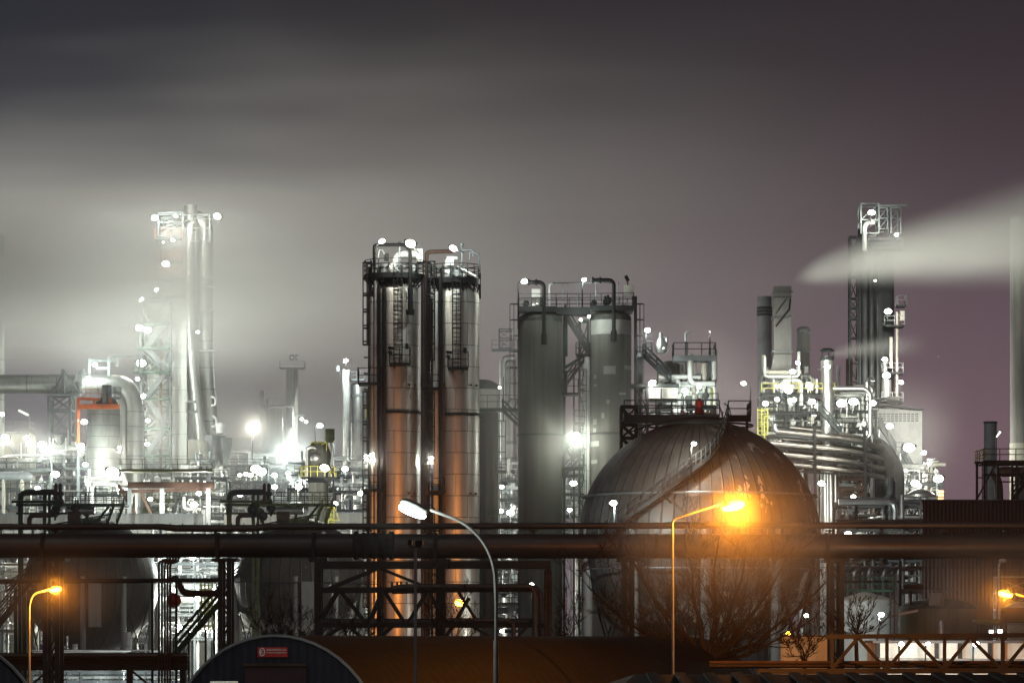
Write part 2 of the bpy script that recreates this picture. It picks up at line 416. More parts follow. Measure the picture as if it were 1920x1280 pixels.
# ---------------------------------------------------------------- lamps
LIGHTS = {}
def light(power, col, r=.15, spot=None, blend=.6):
    k = (power, col, r, spot, blend)
    if k not in LIGHTS:
        l = bpy.data.lights.new('lamp_light', 'SPOT' if spot else 'POINT'); l.energy = power; l.color = col; l.shadow_soft_size = r
        if spot: l.spot_size = math.radians(spot); l.spot_blend = blend
        LIGHTS[k] = l
    return LIGHTS[k]
CW, CO = (.95,1,.88), (1,.31,.02)
LAMPSCALE = .6
def lamp(px, py, Y, power, label, s=.5, post=None, tilt=0., orange=False, aim=None, glass=None, group='floodlights over the plant', off=None, name='floodlight'):
    """a floodlight head on its own bracket or post; post = list of px points from foot to head"""
    c = P(px, py, Y); t = thing(name, label, 'floodlight', c, group)
    hsh = abs(math.sin(px*12.9898 + py*78.233)*43758.5453) % 1
    s = s*(.62 + .48*hsh); tint = (CW, (1,.96,.84), (.86,1,.97))[int(hsh*997) % 3]
    k = s*.5; ca, sa = math.cos(tilt), math.sin(tilt)
    def loc(v): return c + V((v[0]*ca - v[2]*sa, v[1], v[0]*sa + v[2]*ca))
    h = MB(); prof = [(-k*1.15,-.2*k,.42*k),(k*1.15,-.2*k,.42*k),(k*1.0,.75*k,.62*k),(-k*1.0,.75*k,.62*k)]
    a = [(-1.15*k,-.28*k,.36*k),(1.15*k,-.28*k,.36*k),(1.05*k,.7*k,.5*k),(-1.05*k,.7*k,.5*k),(-1.15*k,-.28*k,.05*k),(1.15*k,-.28*k,.05*k),(1.05*k,.7*k,-.3*k),(-1.05*k,.7*k,-.3*k)]
    h.add([loc(q) for q in a], [(0,1,2,3),(7,6,5,4),(4,5,1,0),(5,6,2,1),(6,7,3,2),(7,4,0,3)])
    h.obj('lamp_housing', BLACK, t)
    g = MB(); vs = []; fs = []; n, m_ = 12, 6
    for i in range(m_+1):
        aa = PI*i/m_
        for j in range(n):
            bb = 2*PI*j/n
            vs.append(loc((.85*k*math.sin(aa)*math.cos(bb), -.34*k + .6*k*math.sin(aa)*math.sin(bb), -.1*k - .62*k*math.cos(aa))))
    for i in range(m_):
        for j in range(n):
            fs.append((i*n+j, i*n+(j+1)%n, (i+1)*n+(j+1)%n, (i+1)*n+j))
    g.add(vs, fs); g.obj('lens', glass or (LO if orange else LW), t)
    b = MB()
    if post: b.path([P(q[0], q[1], (q[2] if len(q) > 2 else Y)+.1) for q in post] + [c + V((0,.45*k,.1*k))], .075, 6, .5)
    else: b.path([c + V((0,.4*k,0)), c + V((0,1.1,-.1)), c + V((0,1.2,-1.4))], .05, 6, .3)
    b.obj('pole' if post else 'bracket', BLACK, t)
    if power:
        lo = bpy.data.objects.new('lamp_light', light(power*LAMPSCALE, CO if orange else tint)); COL.objects.link(lo)
        lo.parent = t; lo.location = off or (0, -.45*k-.1, -.74*k-.22)      # clear of the glass, just under it
    return t
def spot_in(t, target, power, size, col=CW, off=(0,-.8,.1), blend=.6):
    """an added spot at a lamp, brightening whatever it is pointed at"""
    lo = bpy.data.objects.new('added_beam', light(power, col, .3, size, blend)); COL.objects.link(lo); lo.parent = t; lo.location = off
    d = V(target) - (ORG[t.name] + V(off)); lo.rotation_euler = d.to_track_quat('-Z', 'Y').to_euler()
    return lo
# ================================================================ foreground: halls, roof, street lamps, trees
def arch_hall(name, label, pxc, pyc, Y, axis, length, R, sign=False):
    ax = V((axis[0], axis[1], 0)).normalized(); sd = V((ax.y, -ax.x, 0))      # sd points right of the gable
    c = P(pxc, pyc, Y); c0 = V((c.x, c.y, 0)); zc = c.z
    t = thing(name, label, 'hall', c0)
    n = 36; a0 = -math.asin(min(1, max(-1, (zc-.6)/R)))*.999
    prof = [(R*math.cos(a0+(PI-2*a0)*k/n), zc + R*math.sin(a0+(PI-2*a0)*k/n)) for k in range(n+1)]
    prof = [(prof[0][0], 0)] + prof + [(prof[-1][0], 0)]
    # shell of the vault as a thick skin
    g = MB(); m = len(prof); vs = []; fs = []
    for yy in (0, length):
        for s_, z_ in prof: vs.append(c0 + ax*yy + sd*s_ + V((0,0,z_)))
    for k in range(m-1): fs.append((k, k+1, m+k+1, m+k))
    g.add(vs, fs); g.obj('roof_vault', HALLR, t)
    lab = []
    for yy, nm in ((.12, 'gable_wall'), (length-.12, 'gable_wall')):
        w_ = MB(); vs = [c0 + ax*yy + sd*(s_*.99) + V((0,0,z_-.03 if z_ > .1 else 0)) for s_, z_ in prof]
        w_.add(vs, [tuple(range(m))]); w_.obj(nm, HALL, t, smooth=False)
    e = MB(); e.sweep([c0 + ax*(-.03) + sd*s_ + V((0,0,z_)) for s_, z_ in prof], .06, 5); e.obj('edge_trim', GREY, t)
    return t, c0, ax, sd, zc
AX = (17, 50)
h1, hc, hax, hsd, hz = arch_hall('arched_hall', 'dark blue-black arched hall with a small red sign on its ribbed gable', 516, 1408, 120, AX, 52.8, 4.07)
dz = Z(1244, 120)
f = hc - hax*.05 + hsd*(-.02)
def onhall(px, py, dd=0.0):          # a point on the gable plane seen at px, py
    o = V((0,0,CAMH)); r = P(px, py, 1) - o; n_ = -hax
    pl = hc - hax*dd
    k = (pl - o).dot(n_) / r.dot(n_); return o + r*k
def quad3d(b, p00, p10, p11, p01, th):
    nn = (p10-p00).cross(p01-p00).normalized()*th
    b.add([p00,p10,p11,p01,p00+nn,p10+nn,p11+nn,p01+nn], [(0,3,2,1),(4,5,6,7),(0,1,5,4),(1,2,6,5),(2,3,7,6),(3,0,4,7)])
b = MB(); q = [onhall(460,1340), onhall(575,1340), onhall(575,1247), onhall(460,1247)]
quad3d(b, *q, .04); dr = b.obj('door', DOORM, h1)
b = MB(); quad3d(b, onhall(458,1248,.1), onhall(577,1248,.1), onhall(577,1243,.1), onhall(458,1243,.1), .1); b.obj('door_rail', RUST, h1)
# company sign with lettering
c = onhall(512, 1221.5, .05); sg = thing('company_sign', 'red company sign with white round K emblem and lettering on hall gable', 'sign', c)
b = MB(); quad3d(b, onhall(484,1231,.03), onhall(540,1231,.03), onhall(540,1212.5,.03), onhall(484,1212.5,.03), .05); b.obj('board', SIGNR, sg)
def text(body, px, py, hpx, mat_, name, parent, wpx=None, d_=.095):
    cu = bpy.data.curves.new('txt', 'FONT'); cu.body = body; cu.size = 1; cu.extrude = .01; cu.align_x = 'LEFT'
    to = bpy.data.objects.new('txt', cu); COL.objects.link(to)
    dg = bpy.context.evaluated_depsgraph_get(); me = bpy.data.meshes.new_from_object(to.evaluated_get(dg))
    bpy.data.objects.remove(to)
    xs = [v_.co.x for v_ in me.vertices]; ys = [v_.co.y for v_ in me.vertices]
    S = hpx/FPX*120/max(ys); SX = S if wpx is None else wpx/FPX*120/.95/(max(xs)-min(xs))
    o = onhall(px, py, d_); g = MB()
    g.add([o + hsd*((v_.co.x-min(xs))*SX) + V((0,0,v_.co.y*S)) - hax*v_.co.z for v_ in me.vertices], [tuple(p_.vertices) for p_ in me.polygons])
    bpy.data.meshes.remove(me); return g.obj(name, mat_, parent, smooth=False)
text('KREMSMÜLLER', 500, 1219.2, 4.4, SIGNW, 'lettering', sg, 38)
text('Industrieanlagenbau', 500, 1223.6, 2.6, SIGNW, 'lettering', sg, 38)
text('K', 488.6, 1225.4, 7.6, SIGNW, 'emblem_letter', sg, 5.6)
b = MB(); o = onhall(491.5, 1221.6, .1); rr = M_(6.0,120)
b.sweep([o + hsd*(rr*.82*math.cos(2*PI*k/28)) + V((0,0,rr*1.18*math.sin(2*PI*k/28))) for k in range(29)], .022, 5); b.obj('emblem_ring', SIGNW, sg)
h2 = arch_hall('arched_hall', 'dark arched hall whose curved edge rises in the bottom left corner', -130, 1410, 116, (-20, 50), 40, 4.04)
# pale cabinet at the frame bottom
c = P(419, 1276, 104); t = thing('equipment_cabinet', 'pale flat-topped cabinet in front of the arched hall door', 'cabinet', (c.x, 104, 0))
b = MB(); b.box((X(394,104),104,Z(1330,104)), (X(444,104),104.5,Z(1276.5,104))); b.obj('cabinet', WHITE, t)
b = MB(); b.box((X(428,104),103.9,Z(1328,104)), (X(443,104),103.99,Z(1278,104))); b.obj('side_panel', CREAM, t)
b = MB(); b.tube((c.x,104.25,0), (c.x,104.25,Z(1330,104)), .12); b.obj('post', GALV, t)
# long low roof along the bottom right
t = thing('long_shed', 'long low shed with dark ribbed sheet roof along the bottom edge', 'shed', (X(1560,62),64,0))
b = MB(); z0, z1 = Z(1330,58), Z(1263.5,66)
x0, x1 = X(1135,58), X(2250,58)
rv = [V((x0-.2,57,z0)), V((x1,57,z0)), V((x1,66,z1)), V((X(1190,66),66,z1)), V((x0-.2,75,z0)), V((x1,75,z0))]
b.add(rv + [q - V((0,0,.08)) for q in rv], [(0,1,2,3),(3,2,5,4),(0,3,4),(6,9,8,7),(9,10,11,8),(6,10,9),(0,6,7,1)]); b.obj('roof', ROOF, t, smooth=False)
b = MB(); b.box((x0+.2,58,0), (x1,74,z0-.05)); b.obj('wall', BROWN, t)
b = MB()
xx = x0
while xx < x1:
    if xx > X(1190,66): b.bar((xx,57.3,z0+.03), (xx,65.9,z1+.02), .2, .05)
    xx += .55
b.obj('roof_rib', ROOF, t)

# ---------------- street lamps
def street_lamp(label, foot, pts, headc, headdir, hl, hw, Y, r0, r1, orange, power, mat_, k_off=(0,0,-.5), fil=1.6):
    global ORANGE_LAST
    t = thing('street_lamp', label, 'street lamp', (P(foot,HZ,Y).x, Y, 0), 'street lamps in front of the plant' if orange else None)
    pl = PP(pts, Y)
    b = MB(); b.sweep([V((pl[0].x,Y,0)), pl[0]], [r0, r0*.86], 12); b.obj('pole', mat_, t)
    b = MB(); b.path(pl, r1, 8, fil, 8); b.obj('arm', mat_, t)
    c = P(*headc, Y); d_ = V((headdir[0], 0, headdir[1])).normalized(); up = V((-d_.z,0,d_.x)); up = up if up.z > 0 else -up
    b = MB(); vs = []; fs = []; n = 14; prof = [(-.5,.25),(-.42,.7),(-.1,1),(.25,1),(.45,.75),(.5,.3)]
    for f_, s_ in prof:
        for k in range(n):
            a = PI*k/(n-1); vs.append(c + d_*(f_*hl) + V((0,1,0))*(hw*.55*s_*math.cos(a)) + up*(hw*(.22 if orange else .5)*s_*math.sin(a)))
    for i in range(len(prof)-1):
        for k in range(n-1): fs.append((i*n+k, i*n+k+1, (i+1)*n+k+1, (i+1)*n+k))
    fs.append(tuple(range(n))); fs.append(tuple(reversed(range((len(prof)-1)*n, len(prof)*n))))
    fs.append(tuple([i*n for i in range(len(prof))] + [i*n+n-1 for i in reversed(range(len(prof)))]))
    b.add(vs, fs); hd = b.obj('lamp_head', HOUS, t)
    b = MB(); vs = []; fs = []; m = 18; sh = .16 if orange else .3; ry = .42 if orange else .34
    for f_, s_ in prof:
        for k in range(m):
            a = 2*PI*k/m; vs.append(c + d_*(f_*hl*.94) + V((0,1,0))*(hw*.56*s_*math.cos(a)) - up*(hw*(sh + ry*s_*math.sin(a))))
    for i in range(len(prof)-1):
        for k in range(m): fs.append((i*m+k, (i+1)*m+k, (i+1)*m+(k+1)%m, i*m+(k+1)%m))
    fs.append(tuple(reversed(range(m)))); fs.append(tuple(range((len(prof)-1)*m, len(prof)*m)))
    b.add(vs, fs); b.obj('lens', LO if orange else LW, hd)
    lo = bpy.data.objects.new('lamp_light', light(power, CO if orange else CW, .12)); COL.objects.link(lo); lo.parent = t
    lo.location = c - ORG[t.name] + V(k_off) - up*hw*.6; ORG[t.name + '_head'] = c; ORANGE_LAST = t.name
    return t
def added_beam(target, power, size, col):
    """an extra orange spot added behind the sodium lamp built last, tinting the plant side"""
    q = bpy.data.objects[ORANGE_LAST]
    return spot_in(q, target, power, size, col, tuple(ORG[ORANGE_LAST + '_head'] - ORG[ORANGE_LAST] + V((0,.9,-.1))), 1.0)
street_lamp('tall orange-lit street lamp with straight angled arm before the big sphere', 1265, [(1262,1281),(1261,973),(1350,945)], (1374,945), (1,.28), M_(46,140), M_(21,140), 140, M_(5,140), M_(2.2,140), True, 9000, GALV, (.05,-.5,.12), .2)
added_beam(P(1400,1040,280), 17000, 40, (1,.26,.015))  # added spot spreading orange over sphere, pipe and tree like lens glare
street_lamp('white street lamp with long swan-neck arm and bright glass', 930.5, [(930,1200),(930,1122),(927,1060),(908,1015),(870,978),(806,955)], (776,952), (-1,.42), M_(57,100), M_(24,100), 100, M_(5.5,100), M_(3.2,100), False, 2000, POLEM, (-.5,-.9,-.3))
street_lamp('orange street lamp on curved pole beside the far left sphere', 56, [(55,1200),(55,1133),(62,1112),(92,1105)], (103,1102.5), (1,.22), M_(22,150), M_(12,150), 150, M_(2.6,150), M_(2,150), True, 2800, GALV, (.05,-.4,.05))
added_beam(P(150,1150,507), 5000, 30, (1,.3,.02))  # added spot tinting the nearby supports and pipes orange
street_lamp('orange street lamp reaching in from the right edge above the tanks', 1950, [(1950,1200),(1950,1125),(1905,1113)], (1886,1111), (-1,.25), M_(27,160), M_(14,160), 160, M_(3.5,160), M_(2,160), True, 3000, GALV, (-.05,-.45,.06))
added_beam(P(1830,1160,250), 10000, 50, (1,.33,.03))  # added spot warming the tanks behind the lamp
street_lamp('small orange street lamp shining through the pipe bridge truss', 884, [(884,1260),(884,1140),(870,1128)], (863,1127.5), (-1,.2), M_(19,305), M_(14,305), 305, .1, .06, True, 300, GALV, (0,-.9,-.2))
added_beam(V((-14.4,332,18)), 19000, 66, CO)  # added spot giving the steel columns their orange light
# camera pole
t = thing('camera_pole', 'thin pole with two dark floodlight heads on a crossbar', 'pole', (X(779,90),90,0))
b = MB(); b.sweep([(X(779,90),90,0), P(779,1029,90)], [M_(3.6,90), M_(2.6,90)], 10); b.obj('pole', GREY, t)
b = MB(); b.bar(P(768,1025,90), P(790,1025,90), .05); b.obj('crossbar', GREY, t)
for (a, c_, w_) in ((765,1017,8),(779,1018,14)):
    b = MB(); b.box((X(a,90),89.8,Z(c_+5,90)), (X(a+w_,90),90.15,Z(c_-5,90))); b.tube(P(a+w_/2,c_+5,90), P(a+w_/2,1026,90), .02); b.obj('lamp_head', DARK, t)
# far white-lit lamp on the right
t = thing('street_lamp', 'unlit white street lamp on pale pole in front of the brown building', 'street lamp', (X(1873,240),240,0))
b = MB(); b.path([(X(1873,240),240,0), P(1873,1060,240), P(1876,1051,240), P(1879,1050,240)], .08, 8, .4); b.obj('pole', WHITE, t)
b = MB(); b.ball(P(1880,1050.5,240), .22, 10, 6, (1.3,1,.7)); b.obj('lamp_head', WHITE, t)

# ---------------- trees and scrub
def tree(label, base, limbs, seed, trunk_r, levels=4, name='bare_tree', spread=.5, twig=.012):
    R = random.Random(seed); t = thing(name, label, 'tree', (base.x, base.y, 0), 'bare trees before the tanks')
    tr = MB(); br = MB()
    def grow(p, d, L, r, lv):
        r = max(twig, r*.85)
        n = 4; pts = [p]; dd = d.normalized(); rad = [r]
        for i in range(n):
            dd = (dd + V((R.uniform(-1,1), R.uniform(-1,1), R.uniform(-.5,.8)))*.13 + V((0,0,.03))).normalized()
            pts.append(pts[-1] + dd*L/n); rad.append(max(twig*.8, r*(1-.55*(i+1)/n)))
        br.sweep(pts, rad, 5 if r > .04 else 3, caps=False)
        if lv <= 0: return
        k = R.randint(2, 4)
        for j in range(k):
            f_ = R.uniform(.3, 1); i = min(n-1, int(f_*n)); q = pts[i].lerp(pts[i+1], f_*n-i if f_ < 1 else 1)
            ax_ = V((R.uniform(-1,1), R.uniform(-1,1), R.uniform(-.6,1))).normalized()
            nd = (dd + ax_*R.uniform(spread, spread*1.9)).normalized()
            grow(q, nd, L*R.uniform(.5,.78), max(twig, rad[i]*R.uniform(.45,.65)), lv-1)
    tr.sweep([V((base.x,base.y,0)), V((base.x+.1,base.y,base.z*.6)), base], [trunk_r*1.5, trunk_r*1.15, trunk_r], 10)
    tr.obj('trunk', BARK, t)
    for (px, py, dy, rr) in limbs:
        e = P(px, py, base.y+dy); d_ = e - base
        p = base - V((0,0,.15)); n = 5; pts = [p]; rr *= .75; rad = [rr]; cur = p
        for i in range(n):
            q = base.lerp(e, (i+1)/n) + V((0,0,-.10*d_.length*math.sin(PI*(i+1)/n))) + V((R.uniform(-.15,.15), R.uniform(-.2,.2), R.uniform(-.1,.15)))
            pts.append(q); rad.append(rr*(1-.72*(i+1)/n))
        br.sweep(pts, rad, 6, caps=False)
        for i in range(1, n+1):
            for j in range(3):
                q = pts[i-1].lerp(pts[i], R.random()); dd = (pts[i]-pts[i-1]).normalized()
                ax_ = V((R.uniform(-1,1), R.uniform(-1,1), R.uniform(-.5,1))).normalized()
                grow(q, (dd + ax_*.8).normalized(), d_.length*R.uniform(.16,.32), max(twig, rad[i]*.5), levels-1 if i > 1 else levels-2)
    br.obj('crown', BARK, t)
    return t
tree('large bare tree with spreading limbs before the big sphere', P(1328,1236,165),
     [(1170,1020,-1,.2),(1100,1100,1,.17),(1215,1105,2,.2),(1150,1170,-1,.14),(1285,1020,1,.2),(1345,1010,-1,.18),(1400,1030,2,.19),(1480,1050,0,.2),(1545,1095,1,.18),(1520,1160,-1,.14),(1445,1120,-2,.16),(1240,1190,0,.12)], 5, .34)
tree('small bare tree by the lit orange wall', P(1508,1238,158), [(1480,1180,0,.06),(1500,1165,1,.06),(1530,1170,0,.06),(1545,1190,-1,.05),(1470,1205,0,.05)], 9, .09, 3)
tree('leafless bushy tree before the white cone-roofed tank', P(1605,1196,172), [(1560,1160,0,.05),(1585,1135,0,.06),(1612,1120,0,.06),(1640,1135,0,.06),(1655,1165,0,.05),(1620,1150,1,.05),(1595,1150,-1,.05)], 13, .1, 3, spread=.4)
tree('thin leafless scrub behind the hall roof under the truss', P(520,1215,185), [(470,1150,0,.05),(500,1120,0,.06),(535,1130,0,.05),(565,1150,0,.05),(480,1180,0,.04),(590,1165,0,.04)], 21, .08, 3)
tree('low leafless shrub under the truss beside the orange lamp', P(668,1212,186), [(630,1150,0,.04),(660,1135,0,.04),(695,1150,0,.04),(640,1175,0,.04),(710,1170,0,.03)], 22, .07, 3)
tree('leafless shrub behind the hall roof right of the swan-neck lamp', P(850,1225,187), [(800,1130,0,.05),(835,1100,0,.05),(875,1115,0,.05),(905,1150,0,.04),(820,1165,0,.04)], 23, .08, 3)
tree('leafless sapling by the four downpipes', P(1062,1222,184), [(1045,1150,0,.04),(1065,1110,0,.05),(1088,1130,0,.04),(1040,1180,0,.03)], 24, .07, 3)
# ================================================================ pipe bridge at 200 m
YP = 200.0
t = thing('main_pipeline', 'thick dark jacketed pipeline crossing the whole view on steel supports', 'pipeline', (0,YP,0))
r = M_(22.5,YP); zc = Z(1022.5,YP)
b = MB(); b.lathe((0,YP,zc), [(r,X(-160,YP)),(r,X(664,YP))], 32, 'x'); b.lathe((0,YP,zc-.03), [(r*1.03,X(737,YP)),(r*1.03,X(2100,YP))], 32, 'x'); b.obj('pipe', PIPE, t)
b = MB(); k = 40; pr = []
for i in range(k+1):
    f_ = i/k; xx = 662 + f_*78
    rr = 1.0 + .13*(.5+.5*math.cos(f_*2*PI*4)) if .2 < f_ < .8 else (1.12 if (.02 < f_ < .07 or .93 < f_ < .98) else 1.02)
    pr.append((r*rr, X(xx,YP)))
b.lathe((0,YP,zc), pr, 32, 'x'); b.obj('expansion_joint', DARK, t)
for px in (668, 734):
    b = MB(); b.lathe((0,YP,zc), [(r*1.2,X(px-2,YP)),(r*1.2,X(px+2,YP))], 32, 'x')
    for k in range(16):
        a = 2*PI*k/16; b.box((X(px-4,YP), YP+r*1.13*math.cos(a)-.04, zc+r*1.13*math.sin(a)-.04), (X(px+4,YP), YP+r*1.13*math.cos(a)+.04, zc+r*1.13*math.sin(a)+.04))
    b.obj('flange', DARK, t)
for px in list(range(60, 660, 92)) + list(range(800, 1960, 92)):
    b = MB(); b.lathe((0,YP,zc), [(r*1.045,X(px,YP)),(r*1.045,X(px,YP)+.06)], 32, 'x', False, False); b.obj('jacket_band', PIPE, t)
t = thing('upper_pipeline', 'slimmer brown pipeline running just above the thick pipeline', 'pipeline', (0,YP+1.4,0))
Y2 = YP+.6; r2 = M_(6,Y2)
b = MB(); pts = [P(-100,987,Y2), P(300,987,Y2), P(330,990,Y2), P(480,990,Y2), P(505,987,Y2), P(820,986,Y2), P(1240,985,Y2), P(1260,984,Y2), P(2050,985,Y2)]
b.sweep(pts, [r2*.95,r2*.95,r2*1.1,r2*1.1,r2,r2,r2,r2*1.05,r2*1.05], 16); b.obj('pipe', PIPE, t)
b = MB(); px = 20
while px < 1950:
    b.lathe((0,Y2,Z(986.5,Y2)), [(r2*1.14,X(px,Y2)),(r2*1.14,X(px,Y2)+.03)], 16, 'x', False, False); px += 23
b.obj('jacket_band', PIPE, t)
for px in (105, 404, 690, 815, 1000, 1162, 1300, 1556, 1770, 1890):
    b = MB(); b.bar(P(px,992,Y2), P(px,1001,Y2), .16); b.box((X(px-8,Y2),Y2-.2,Z(996,Y2)), (X(px+8,Y2),Y2+.2,Z(993,Y2))); b.obj('saddle', DARK, t)
def support(px, w, ytop, label, lat=True, w2=None, strap=True):
    t = thing('pipe_support', label, 'support', (X(px+w/2,YP),YP,0), 'supports of the thick pipeline')
    x0, x1 = X(px,YP), X(px+w,YP); zt = Z(ytop,YP)
    b = MB()
    for yy in (YP-.9, YP+.9):
        b.bar((x0+.12,yy,0), (x0+.12,yy,zt), .28); b.bar((x1-.12,yy,0), (x1-.12,yy,zt), .28)
        if lat:
            z_ = zt; s_ = (x1-x0)*1.5
            while z_ > 3:
                b.bar((x0+.12,yy,z_), (x1-.12,yy,z_-s_), .09); b.bar((x1-.12,yy,z_-s_), (x0+.12,yy,z_-2*s_), .09); z_ -= 2*s_
    b.obj('column', DARK, t)
    b = MB(); b.box((x0-.35,YP-1.2,zt), (x1+.35,YP+1.2,zt+.18)); b.box((x0-.1,YP-.5,zt+.18), (x1+.1,YP+.5,zc-r-.02)); b.obj('saddle', DARK, t)
    if strap:
        sx = x0 - .1
        b = MB(); b.lathe((0,YP,zc), [(r*1.09,sx-.12),(r*1.09,sx+.12)], 28, 'x', False, False)
        b.bar((sx,YP-r*1.12,zc+r), (sx,YP-r*1.12,zt), .2, .1); b.obj('strap', DARK, t)
    return t
support(412, 24, 1052, 'dark lattice support under the thick pipeline left of the hall gable')
support(592, 12, 1052, 'narrow steel support at the start of the truss bridge', lat=False)
support(820, 14, 1054, 'dark steel support in the middle of the truss bridge', lat=False)
support(1166, 22, 1052, 'dark support under the thick pipeline behind the large bare tree')
support(1553, 26, 1054, 'lattice support under the thick pipeline beside the cone-roofed tank')
support(85, 30, 1052, 'dark lattice support in front of the far left sphere')
# ---- truss bridge under the pipeline
t = thing('truss_bridge', 'steel truss bridge carrying small pipes under the thick pipeline', 'pipe bridge', (X(810,YP),YP,0))
b = MB()
for yy in (YP-1.0, YP+1.3):
    b.bar(P(592,1059,YP)+V((0,yy-YP,0)), P(1032,1058,YP)+V((0,yy-YP,0)), .3, .42)
    b.bar(P(592,1106,YP)+V((0,yy-YP,0)), P(1000,1104,YP)+V((0,yy-YP,0)), .3, .3)
    b.bar(P(592,1172,YP)+V((0,yy-YP,0)), P(1022,1172,YP)+V((0,yy-YP,0)), .3, .26)
b.obj('chord', DARK, t)
b = MB()
def br2(x0,y0,x1,y1,w_=.17):
    for dy in (-1.0, 1.3): b.bar(P(x0,y0,YP)+V((0,dy,0)), P(x1,y1,YP)+V((0,dy,0)), w_)
for q in ((605,1108,705,1066),(715,1066,820,1108),(596,1172,632,1110),(640,1110,690,1172),(690,1172,716,1110),(722,1110,762,1172),(762,1172,800,1110),(806,1110,828,1160),(832,1200,880,1120),(880,1170,930,1200),(965,1200,1000,1160),(600,1200,640,1174),(655,1174,690,1206),(700,1206,735,1174),(860,1110,900,1172)): br2(*q)
b.obj('brace', DARK, t)
b = MB()
for px in (598, 713, 822, 1027):
    for dy in (-1.0,1.3): b.bar((X(px,YP),YP+dy,0), (X(px,YP),YP+dy,Z(1054 if px!=713 else 1100,YP)), .32 if px != 713 else .2)
b.obj('post', DARK, t)
b = MB(); b.path(PP([(735,1103,YP-1.3),(760,1099,YP-1.3),(996,1099,YP-1.3),(1003,1110,YP-1.3),(1003,1280,YP-1.3)],YP), .17, 10, .5); b.obj('pipe', PIPE, t)
b = MB(); b.path(PP([(735,1108,YP-.3),(1004,1100,YP-.3),(1014,1112,YP-.3),(1014,1280,YP-.3)],YP), .17, 10, .5); b.obj('pipe', PIPE, t)
b = MB(); b.path(PP([(840,1162,YP-1.3),(955,1162,YP-1.3),(963,1170,YP-1.3),(963,1280,YP-1.3)],YP), .14, 10, .4); b.obj('pipe', PIPE, t)
b = MB(); b.path(PP([(592,1165,YP+.2),(1000,1165,YP+.2)],YP), .2, 10); b.obj('pipe', PIPE, t)
b = MB(); b.path(PP([(1024,1070,YP-1.2),(1023,1280,YP-1.2)],YP), .12, 10); b.obj('pipe', RUST, t)
b = MB(); b.path(PP([(1031,1070,YP-1.2),(1031,1280,YP-1.2)],YP), .12, 10); b.obj('pipe', RUST, t)
for px in (735, 745, 752, 763):
    b = MB(); b.tube(P(px,1100,YP-1.3), P(px,1090,YP-1.3), .07); b.obj('nozzle', PIPE, t)
b = MB(); b.rail(PP([(672,1108,YP-.5),(708,1108,YP-.5)],YP), .42, .7, .02); b.obj('railing', DARK, t)
# ---- low racks at the left, in front of the far left sphere
t = thing('pipe_rack', 'low dark pipe rack running in front of the far left sphere', 'pipe rack', (X(170,205),205,0))
Yr = 205
for (py, rr, m_) in ((1228,.17,PIPE),(1233,.15,PIPE),(1238,.16,RUST),(1243,.13,PIPE)):
    b = MB(); b.tube(P(-80,py,Yr+(py-1228)*.05), P(352,py,Yr+(py-1228)*.05), rr, 10); b.obj('pipe', m_, t)
b = MB(); b.bar(P(-80,1251,Yr), P(352,1251,Yr), .3, .3)
for px in (96, 243, 343): b.bar((X(px,Yr),Yr,0), P(px,1247,Yr), .35)
b.bar(P(240,1251,Yr-.3), P(300,1300,Yr-.3), .12); b.bar(P(96,1251,Yr-.3), P(40,1300,Yr-.3), .12)
b.obj('frame', DARK, t)
t = thing('cross_pipe', 'thin dark pipe crossing before both left spheres', 'pipe', (X(150,206),206,0))
b = MB(); b.tube(P(-90,1090,206), P(440,1087,206), .14, 10); b.obj('pipe', DARK, t)
for px in (37,285,330):
    b = MB(); b.bar((X(px,206),206.2,0), P(px,1092,206)+V((0,.2,0)), .14); b.obj('post', DARK, t)
t = thing('pipe_bend', 'orange-brown bent pipe with red valve left of the stairway', 'pipe', P(335,1112,207))
b = MB(); b.path(PP([(440,1112,207),(345,1112,207),(338,1098,207),(330,1086,207),(325,1080,207)],207), .2, 10, .5); b.obj('pipe', RUST, t)
b = MB(); b.ball(P(326,1125,206.6), .3, 12, 8); b.lathe(P(326,1125,206.6), [(.45,-.06),(.45,.06)], 14, 'y'); b.tube(P(326,1125,206.6), P(322,1112,206.8), .08); b.obj('valve', REDP, t)
for i, px in enumerate((298,303.5,309,314,319)):
    b = MB(); b.path(PP([(px+16,1040,204),(px+16,1047+i,204),(px,1053+i,204),(px,1300,204)],204) + [V((X(px,204),204,0))], .065, 6, .15)
    b.obj('riser_pipe', RUST, None, 'thin rust-brown riser pipe in the row beside the left sphere', 'pipe', 'five thin riser pipes')
t = thing('stairway', 'dark open stairway climbing right behind the lattice support', 'stairs', P(330,1225,215))
b = MB(); b.stair(P(325,1228,215), P(418,1120,215), 1.2, (0,1,0), .1); b.obj('flight', GREEN, t)
b = MB()
for px in (352,384,400): b.bar((X(px,215),216,0), P(px,1180 if px < 390 else 1140,215)+V((0,.6,0)), .12)
b.obj('post', DARK, t)
t = thing('stairway', 'dark steep stairway at the left edge beside the orange lamp', 'stairs', P(10,1190,212))
b = MB(); b.stair(P(-30,1200,212), P(60,1090,212), 1.1, (0,1,0), .09); b.obj('flight', DARK, t)
b = MB()
for px in (27, 44): b.bar((X(px,212),213,0), P(px,1100,212)+V((0,.5,0)), .22)
b.obj('post', GREEN, t)

